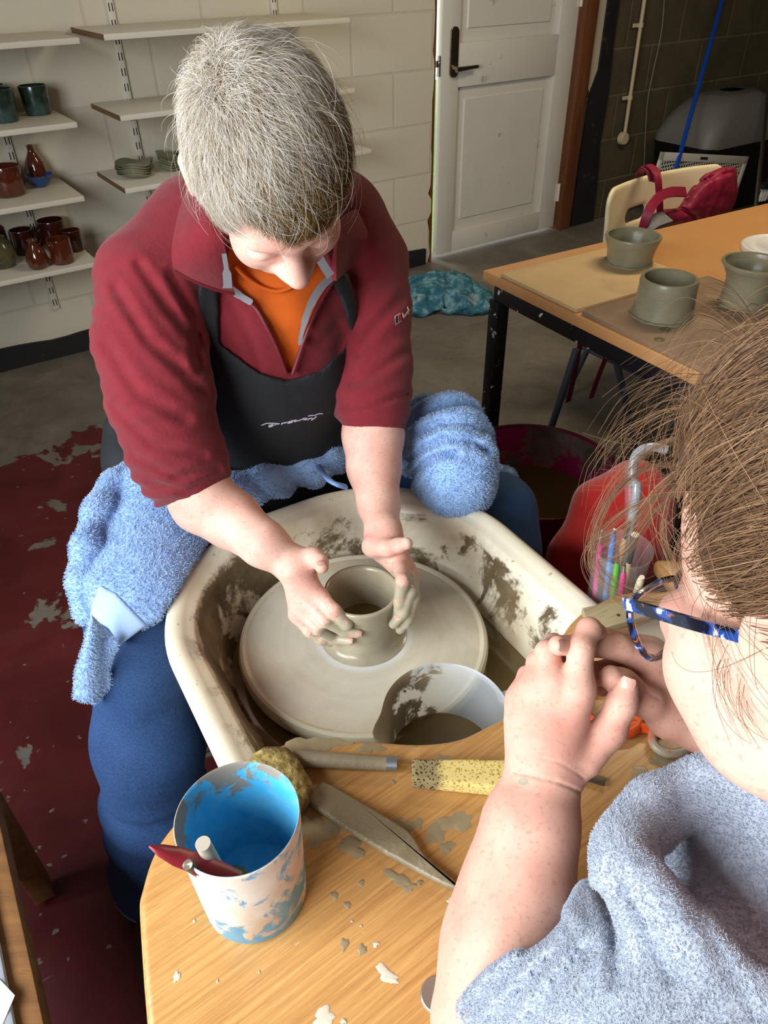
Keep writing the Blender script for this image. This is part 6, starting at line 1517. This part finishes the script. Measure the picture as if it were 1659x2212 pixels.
def lhandR(Q):
    d = None
    for n in ('idx', 'mid', 'rng', 'pky'):
        e = finger(Q, RAH[n], .005); d = e if d is None else smin(d, e, .0035)
    palm = None
    for n in ('idx', 'mid', 'rng', 'pky'):
        e = rc(Q, K(1466, 1520, .688, 58)[0], RAH[n][0][0], .0235, RAH[n][0][1] * 1.05); palm = e if palm is None else smin(palm, e, .016)
    palm = smin(palm, rc(Q, K(1450, 1548, .676, 42)[0], RA[0][0], .019, .023), .016)
    d = smin(d, palm, .012); d = smin(d, finger(Q, RAH['thb'], .010), .009)
    d = smin(d, jchain(Q, RA, .02), .014)
    u, v, m = pxz(Q)
    for pl in ([(1518, 1500), (1520, 1535), (1505, 1560), (1490, 1575)], [(1385, 1480), (1405, 1500), (1424, 1510)]):
        cr = line2d(u, v, pl) * m; d = d + .0011 * np.exp(-(cr / .0011) ** 2)
    return d
def lcore(Q):
    d = jchain(Q, [(LNB, .055), (np.array([.33, .13, .92]), .10), (np.array([.37, .06, .70]), .11), (np.array([.40, .0, .52]), .12)], .04)
    return smin(d, smin(jchain(Q, [(np.array([.20, .09, .965]), .05), K(1045, 2200, .578, 90)], .02), jchain(Q, [(np.array([.45, .24, .965]), .05), RA[3]], .02), .02), .05)
Vs, Fs_, cl_ = [], [], []; off = 0
for fn, lo, hi, h, kd_ in ((lhead, LC - .17, LC + .17, .0022, 'h'), (lhandL, *bbox([LA[0], LA[4], LAH['idx'][2], LAH['pky'][0], LAH['thb'][2], LAH['rng'][3]], .06), .0013, 'L'),
                          (lhandR, *bbox([RA[0], RA[3], RAH['idx'][3], RAH['mid'][0], RAH['pky'][3]], .06), .0013, 'R'), (lcore, np.array([.0, -.15, .38]), np.array([.62, .45, 1.08]), .012, 'c')):
    V_, F_ = isosurface(fn, lo, hi, h)
    if kd_ != 'c': V_ = relax(V_, F_, 2)
    q = f32(V_); u, v = projv(q); c_ = np.full(len(q), -1.)
    if kd_ == 'R': c_ = np.clip(.34 - (u - 1190) / 420, -.4, .30)
    if kd_ == 'L':
        c_ = np.full(len(q), -.35)
        for x, y, rx, ry, am in ((1131, 1690, 17, 13, .9), (1158, 1716, 14, 22, .32), (1120, 1492, 12, 14, .35), (1345, 1475, 16, 16, .25)): c_ = np.maximum(c_, am * np.exp(-(((u - x) / rx) ** 2 + ((v - y) / ry) ** 2)) * 1.4 - .3)
    Vs.append(V_); Fs_.append(F_ + off); cl_.append(c_); off += len(V_)
learner = mobj('person', np.concatenate(Vs), np.concatenate(Fs_), M_skinB, None, (.37, .06, 0.)); set_attr(learner, 'clay', np.concatenate(cl_))
tag(learner, 'long-haired person in a grey fleece and spectacles, hands clasped, watching', 'person')
nails(LAH, None, (('thb', 13, 14),), learner); nails(RAH, None, (('idx', 11, 12),), learner)
# ---- grey fleece top
M_gfl = M('grey_fleece', (160, 169, 184), .95, var=(70, .16), bump=(240, .6, .003), sheen=.3)
SH_ = (np.array([.20, .09, .95]), .082)
sl_ = [K(1135, 2155, .560, 128), K(1235, 2130, .520, 175), (SH_[0] * .6 + K(1235, 2130, .520, 1)[0] * .4, .072), SH_]
slR = [K(1745, 1715, .60, 92), (np.array([.46, .26, .93]), .075)]
bodyc = [(LNB - np.array([.0, .0, .03]), .07), (np.array([.30, .16, .93]), .120), (np.array([.36, .07, .72]), .125), (np.array([.39, .02, .55]), .13)]
colr = [D(1800, 1720, .47), D(1660, 1716, .475), D(1540, 1728, .475), D(1440, 1772, .468), D(1372, 1842, .455), D(1380, 1890, .440), D(1440, 1950, .425), D(1540, 2040, .405), D(1680, 2160, .37)]
hemn = sl_[0][0] - sl_[1][0]; hemn /= np.linalg.norm(hemn)
def fl_sdf(Q):
    s = jchain(Q, sl_, .05); t = (Q - f32(sl_[0][0])) @ f32(hemn)
    s = s + .0035 * np.sin(t * 260 + 3 * vnoise(Q, 16)) * np.clip((t + .07) / .07, 0, 1) + .003 * vnoise(Q, 18)
    u, v, m = pxz(Q)
    hem = poly2d(u, v, [(1275, 1868), (1240, 1926), (1216, 1985), (1180, 2030), (1110, 2062), (1050, 2100), (990, 2160), (930, 2225), (800, 2500), (2600, 2600), (2600, 1500), (1700, 1500)]) * m
    s = smax(s, hem, .006)
    b = jchain(Q, bodyc, .06); b = smin(b, jchain(Q, [(SH_[0], .075), (np.array([.33, .16, .97]), .09), (np.array([.46, .26, .95]), .075)], .05), .04); b = smin(b, jchain(Q, slR, .03), .03)
    d = smin(s, b, .03)
    c = chain(Q, colr, [.026, .026, .025, .024, .020, .020, .022, .024, .026], .02); d = smin(d, c + .002 * vnoise(Q, 25), .022)
    cut = rc(Q, LNB + .035 * LR[2], lp(0, .02, -.06), .058, .085); d = smax(d, -cut, .01)
    d = smax(d, -rc(Q, D(1555, 1815, .440), D(1760, 1960, .395), .030, .045), .035)
    d = smin(d, rc(Q, D(1530, 1850, .535), D(1760, 1960, .475), .055, .06), .02)
    for pl in ([(1216, 1990), (1110, 2090), (1010, 2185)], [(1238, 2015), (1150, 2110), (1060, 2220)], [(1262, 2050), (1190, 2140), (1130, 2230)], [(1300, 1930), (1330, 2020), (1330, 2120)]):
        cr = line2d(u, v, pl) * m; d = d + .004 * np.exp(-(cr / .0035) ** 2) - .002 * np.exp(-((cr - .008) / .004) ** 2)
    for off_ in (-7, 7):
        cr = line2d(u, v, [(1395 + off_, 1812 - off_ * .5), (1440 + off_, 1862), (1490 + off_, 1945), (1545 + off_, 2050), (1590 + off_, 2130), (1640 + off_, 2225)]) * m; d = d + .0022 * np.exp(-(cr / .0016) ** 2)
    cr = line2d(u, v, [(1342, 1905), (1380, 1960), (1420, 2040), (1450, 2120)]) * m; d = d + .005 * np.exp(-(cr / .004) ** 2)
    return d
lo, hi = np.array([.0, -.14, .40]), np.array([.66, .48, 1.10])
FV, FF = isosurface(fl_sdf, lo, hi, .004); FV = relax(FV, FF, 1)
flc = mobj('fleece_top', FV, FF, M_gfl, learner)
M_gff = m_hair('grey_fleece_nap', [(166, 176, 192), (182, 191, 206), (146, 156, 174), (194, 201, 212)], .9)
def vis_(Q):
    u, v = projv(Q); return ((u > 880) & (u < 1720) & (v > 1600) & (v < 2300)).astype(float)
fuzz('fleece_nap', FV, FF, 110000, .0017, .00017, M_gff, flc, vis_, 9, lean=1.3)
M_trou = M('charcoal_trousers', (40, 42, 48), .9, var=(20, .1))
def trou(Q):
    d = jchain(Q, [(np.array([.33, .02, .50]), .11), (np.array([.45, .06, .50]), .11)], .04)
    for hx, kn, ft in ((np.array([.32, .0, .50]), wp(.24, -.16, .50), wp(.22, -.10, .09)), (np.array([.46, .07, .50]), wp(.52, -.16, .50), wp(.54, -.10, .09))): d = smin(d, chain(Q, [hx, kn, ft], [.095, .075, .06], .03), .03)
    return np.maximum(d, .05 - Q[:, 2]) + .004 * vnoise(Q, 12)
sobj('trousers', trou, np.array([.0, -.2, .0]), np.array([.66, .46, .66]), .01, M_trou, learner, smooth_it=1)
for c_ in (wp(.22, -.10, 0), wp(.54, -.10, 0)): sobj('shoe', shoe(c_, -AD), c_ - np.array([.24, .24, .02]), c_ + np.array([.24, .24, .22]), .007, M_shoe, learner, smooth_it=1)
ls_ = thing('round_stool', 'black stool under the person in the grey fleece', 'stool', (.41, .0, 0))
MB().lathe((.41, .0, .35), [(0, 0), (.15, 0), (.16, .01), (.16, .03), (.15, .04), (0, .04)], 32).build('seat', M_black, ls_)
for i in range(4): an = math.pi / 2 * i + .3; MB().tube([(.41 + .11 * math.cos(an), .11 * math.sin(an), .35), (.41 + .14 * math.cos(an), .14 * math.sin(an), .008)], .012).build('leg', M_black, ls_)
# ---- hair
M_hb = m_hair('brown_hair', [(104, 77, 54), (76, 54, 38), (130, 99, 70), (90, 66, 48), (156, 124, 92)], .5)
M_hbc = M('brown_hair_base', (82, 59, 41), .7, var=(60, .25))
c2_, r2_ = np.array([0, -.014, .040]), np.array([.077, .100, .100])
def hairline2(q):
    x, y, z = q[:, 0], q[:, 1], q[:, 2]
    hi_ = (.030 - y) + np.maximum(0, z - .062) * .9; lo_ = (-.012 - y) * 1.0
    w = np.clip((z - .0) / .03, 0, 1); lim = lo_ * (1 - w) + hi_ * w
    return np.minimum(lim, z + .075)
def cap2(Q):
    q = ((Q - f32(LC)) @ f32(LR).T) / LS
    d = ell(q, c2_, r2_ + .0065) + .002 * vnoise(q, 50); d = smax(d, -hairline2(q) * .9, .010)
    d = smin(d, ell(q, (0, -.125, .065), (.036, .034, .036)) + .002 * vnoise(q, 80), .01)
    return d * LS
hair2 = sobj('hair', cap2, LC - .17, LC + .17, .0032, M_hbc, learner, smooth_it=1)
def swept(name, n, Lm, lift, rad, mat, seed, wild=.10, K_=9, sel=None):
    g = np.random.default_rng(seed); s = g.normal(size=(n * 4, 3)); s /= np.linalg.norm(s, axis=1)[:, None]; q = c2_ + s * (r2_ + .002)
    lm_ = hairline2(q); k0 = lm_ > -.016 * g.random(len(q)) ** 2.2
    if sel is not None: k0 &= sel(q)
    s = s[k0][:n]; n = len(s); w = np.array([0, -.84, .38]); w /= np.linalg.norm(w)
    d = w - s; d -= (d * s).sum(1)[:, None] * s; d /= np.linalg.norm(d, axis=1)[:, None] + 1e-9
    cl = np.stack([vnoise(f32(s) + 5, 7), vnoise(f32(s) + 9, 7), vnoise(f32(s) + 14, 7)], 1); d = d + cl * .32 + g.normal(size=(n, 3)) * wild; d -= (d * s).sum(1)[:, None] * s; d /= np.linalg.norm(d, axis=1)[:, None]
    L = Lm * (.6 + .7 * g.random(n)); far = np.arccos(np.clip(s @ w, -1, 1)) * .09; L = np.minimum(L, far + .02); lf = lift * (.3 + 1.1 * g.random(n)) + .008 * vnoise(f32(s), 9); pts = np.zeros((n, K_, 3)); bend = g.normal(size=(n, 1)) * .15
    for k in range(K_):
        t = k / (K_ - 1); a = (L * t / .09)[:, None]; dd = d + np.cross(s, d) * bend * t; u = s * np.cos(a) + dd * np.sin(a); u /= np.linalg.norm(u, axis=1)[:, None]
        pts[:, k] = c2_ + u * r2_ + u * (lf * np.sin(math.pi * min(t + .08, 1) * .8) + .004 + .005 * min(1, t * 3))[:, None]
    return strands(name, LC + LS * (pts @ LR), np.linspace(1, .5, K_) * rad, mat, hair2)
swept('hair_strands', 26000, .15, .007, .00024, M_hb, 21, wild=.05)
swept('hair_strands', 1200, .10, .017, .00014, M_hb, 22, wild=.8)
# loose wisps falling forward and over the temple
def wisps(name, guides, per, jit, rad, seed):
    g = np.random.default_rng(seed); out = []
    for gd in guides:
        for _ in range(per):
            o = g.normal(size=3) * jit; pts = [D(u + o[0] * (.2 + i * .25), v + o[1] * (.2 + i * .25), z + o[2] * .0004 * i) for i, (u, v, z) in enumerate(gd)]
            sp = spline(pts, 5); idx = np.linspace(0, len(sp) - 1, 14); out.append([sp[int(i)] for i in idx])
    return strands(name, np.array(out), np.linspace(1, .5, 14) * rad, M_hb, hair2)
gd1 = [[(1500, 1010, .40), (1400, 1010, .41), (1310, 1090, .42), (1280, 1190, .43), (1320, 1255, .43), (1400, 1290, .43), (1480, 1270, .42)],
       [(1520, 1060, .40), (1400, 1080, .41), (1320, 1130, .42), (1275, 1200, .43), (1300, 1260, .43), (1340, 1280, .43)],
       [(1540, 980, .39), (1440, 1040, .40), (1370, 1130, .41), (1300, 1180, .42), (1310, 1130, .43)],
       [(1500, 1040, .40), (1420, 1100, .41), (1350, 1190, .42), (1290, 1210, .43)],
       [(1560, 930, .38), (1420, 960, .40), (1330, 1040, .41), (1290, 1120, .42)],
       [(1560, 1000, .39), (1450, 1060, .40), (1430, 1160, .41), (1470, 1250, .41)],
       [(1600, 1080, .38), (1500, 1130, .39), (1460, 1200, .40), (1490, 1290, .40)],
       [(1620, 1180, .38), (1560, 1250, .38), (1530, 1330, .39), (1560, 1440, .39)],
       [(1650, 1300, .38), (1590, 1380, .39), (1560, 1480, .39), (1600, 1580, .40)],
       [(1660, 1360, .38), (1620, 1440, .385), (1610, 1530, .39), (1650, 1600, .39)]]
wisps('loose_strands', gd1[-3:], 40, 20, .00014, 33)
wisps('loose_strands', gd1, 22, 11, .00013, 31)
gd2 = [[(1640, 860, .36), (1500, 820, .38), (1380, 870, .40), (1330, 960, .41)], [(1650, 780, .36), (1560, 700, .37), (1500, 690, .38), (1450, 760, .39)], [(1640, 820, .36), (1540, 760, .38), (1440, 790, .39), (1370, 850, .40)],
       [(1640, 900, .36), (1480, 880, .38), (1360, 930, .40), (1300, 1000, .42), (1290, 1060, .42)], [(1655, 740, .36), (1600, 660, .37), (1550, 640, .38)], [(1640, 920, .36), (1520, 940, .38), (1420, 1000, .40), (1330, 990, .41)]]
wisps('loose_strands', gd2, 20, 38, .00011, 32)
# ---- spectacles
def m_tort():
    t = NT('blue_tortoiseshell'); vec = t.coord(); n = t.noise(90, 3, .5, vec, .4); n2 = t.noise(140, 2, .5, vec)
    c = t.mix(t.ramp(n, .50, .56), lin((14, 16, 26)), lin((28, 62, 130))); c = t.mix(t.ramp(n, .60, .64), c, lin((196, 206, 214))); c = t.mix(t.ramp(n2, .68, .72), c, lin((140, 74, 40)))
    t.set('Base Color', c); t.set('Roughness', .12); t.set('Coat Weight', .6); return t.m
M_tort = m_tort()
sg = thing('spectacles', 'blue mottled spectacles on the face of the long-haired person', 'spectacles', lp(0, .11, -.01))
def lens_out(s):
    o = [(.010, .012), (.020, .017), (.040, .018), (.058, .016), (.064, .008), (.060, -.010), (.050, -.024), (.036, -.029), (.022, -.025), (.012, -.010)]
    cvs = spline([np.array([x, 0, z]) for x, z in o], 4, True); return [lp(s * (q[0] - .003), .104 - 3.0 * max(q[0] - .01, 0) ** 2, q[2] - .018) for q in cvs]
fm = MB()
for s in (1, -1): L_ = lens_out(s); fm.tube(L_ + [L_[0], L_[1]], .0022, 8, cap=False)
fm.tube([lp(.008, .104, -.004), lp(0, .106, -.002), lp(-.008, .104, -.004)], .0022, 8); fm.build('frame', M_tort, sg)
for s in (1, -1):
    L_ = lens_out(s); c_ = sum(L_) / len(L_); MB().add([c_] + L_, [(0, i + 1, (i + 1) % len(L_) + 1) for i in range(len(L_))]).build('lens', M('clear_lens%d' % s, (240, 244, 246), .03, alpha=.10, spec=.8), sg)
    ps_ = [lp(s * .055, .097, -.004), lp(s * .063, .094, .0005), lp(s * .071, .085, .004), lp(s * .0765, .04, .004), lp(s * .079, -.005, .003), lp(s * .080, -.03, -.008), lp(s * .079, -.048, -.03)]
    pts = spline(ps_, 5); b = MB(); v = []; f = []
    for i, p in enumerate(pts):
        hz = .0034
        for x, z in ((-.0011, -1), (.0011, -1), (.0011, 1), (-.0011, 1)): v.append(p + LR[0] * x + LR[2] * z * hz)
    for i in range(len(pts) - 1):
        for j in range(4): f.append((i * 4 + j, i * 4 + (j + 1) % 4, (i + 1) * 4 + (j + 1) % 4, (i + 1) * 4 + j))
    f += [(3, 2, 1, 0), tuple((len(pts) - 1) * 4 + j for j in range(4))]
    b.add(v, f).build('temple', M_tort, sg, sharp=30)
# ================================================================ camera and light
cd = bpy.data.cameras.new('camera'); cam = bpy.data.objects.new('camera', cd); COL.objects.link(cam)
cd.sensor_fit = 'VERTICAL'; cd.sensor_height = 36; cd.sensor_width = 27; cd.lens = F / 2212 * 36; cd.clip_start = .02
R3 = np.stack([CM[:, 0], CM[:, 1], -CM[:, 2]], 1)
mw = Matrix([list(R3[i]) + [CO[i]] for i in range(3)] + [[0, 0, 0, 1]]); cam.matrix_world = mw
SC.camera = cam
w = bpy.data.worlds.new('world'); SC.world = w; w.use_nodes = True
w.node_tree.nodes['Background'].inputs[0].default_value = (.86, .93, 1, 1); w.node_tree.nodes['Background'].inputs[1].default_value = 1.2
def area(name, loc, target, sx, sy, e, col, spread=180):
    l = bpy.data.lights.new(name, 'AREA'); l.shape = 'RECTANGLE'; l.size = sx; l.size_y = sy; l.energy = e; l.color = col; l.spread = math.radians(spread)
    o = bpy.data.objects.new(name, l); COL.objects.link(o); o.location = tuple(loc)
    o.rotation_euler = (Vector(target) - Vector(loc)).to_track_quat('-Z', 'Y').to_euler(); return o
wl0 = ws(-1.19, .3, 1.62)
area('window_daylight', wl0, wl0 + W, 1.95, 1.2, 74, (.93, .965, 1.0))
area('doorway_daylight', ws(2.25, 5.2, 1.3), ws(2.58, 3.36, 1.0), .8, 1.8, 40, (1, 1, .9))
cl = ws(2.5, 1.3, 2.5)
area('ceiling_lamp', cl, cl - Z, 1.2, .25, 22, (1, .84, .58))
SC.view_settings.view_transform = 'Standard'; SC.view_settings.look = 'None'; SC.view_settings.gamma = 1; SC.view_settings.exposure = 0.32
SC.view_settings.use_curve_mapping = False
SC.cycles.max_bounces = 6; SC.cycles.diffuse_bounces = 3; SC.cycles.glossy_bounces = 3; SC.cycles.transmission_bounces = 4; SC.cycles.transparent_max_bounces = 12
SC.cycles.use_adaptive_sampling = True; SC.cycles.adaptive_threshold = .03
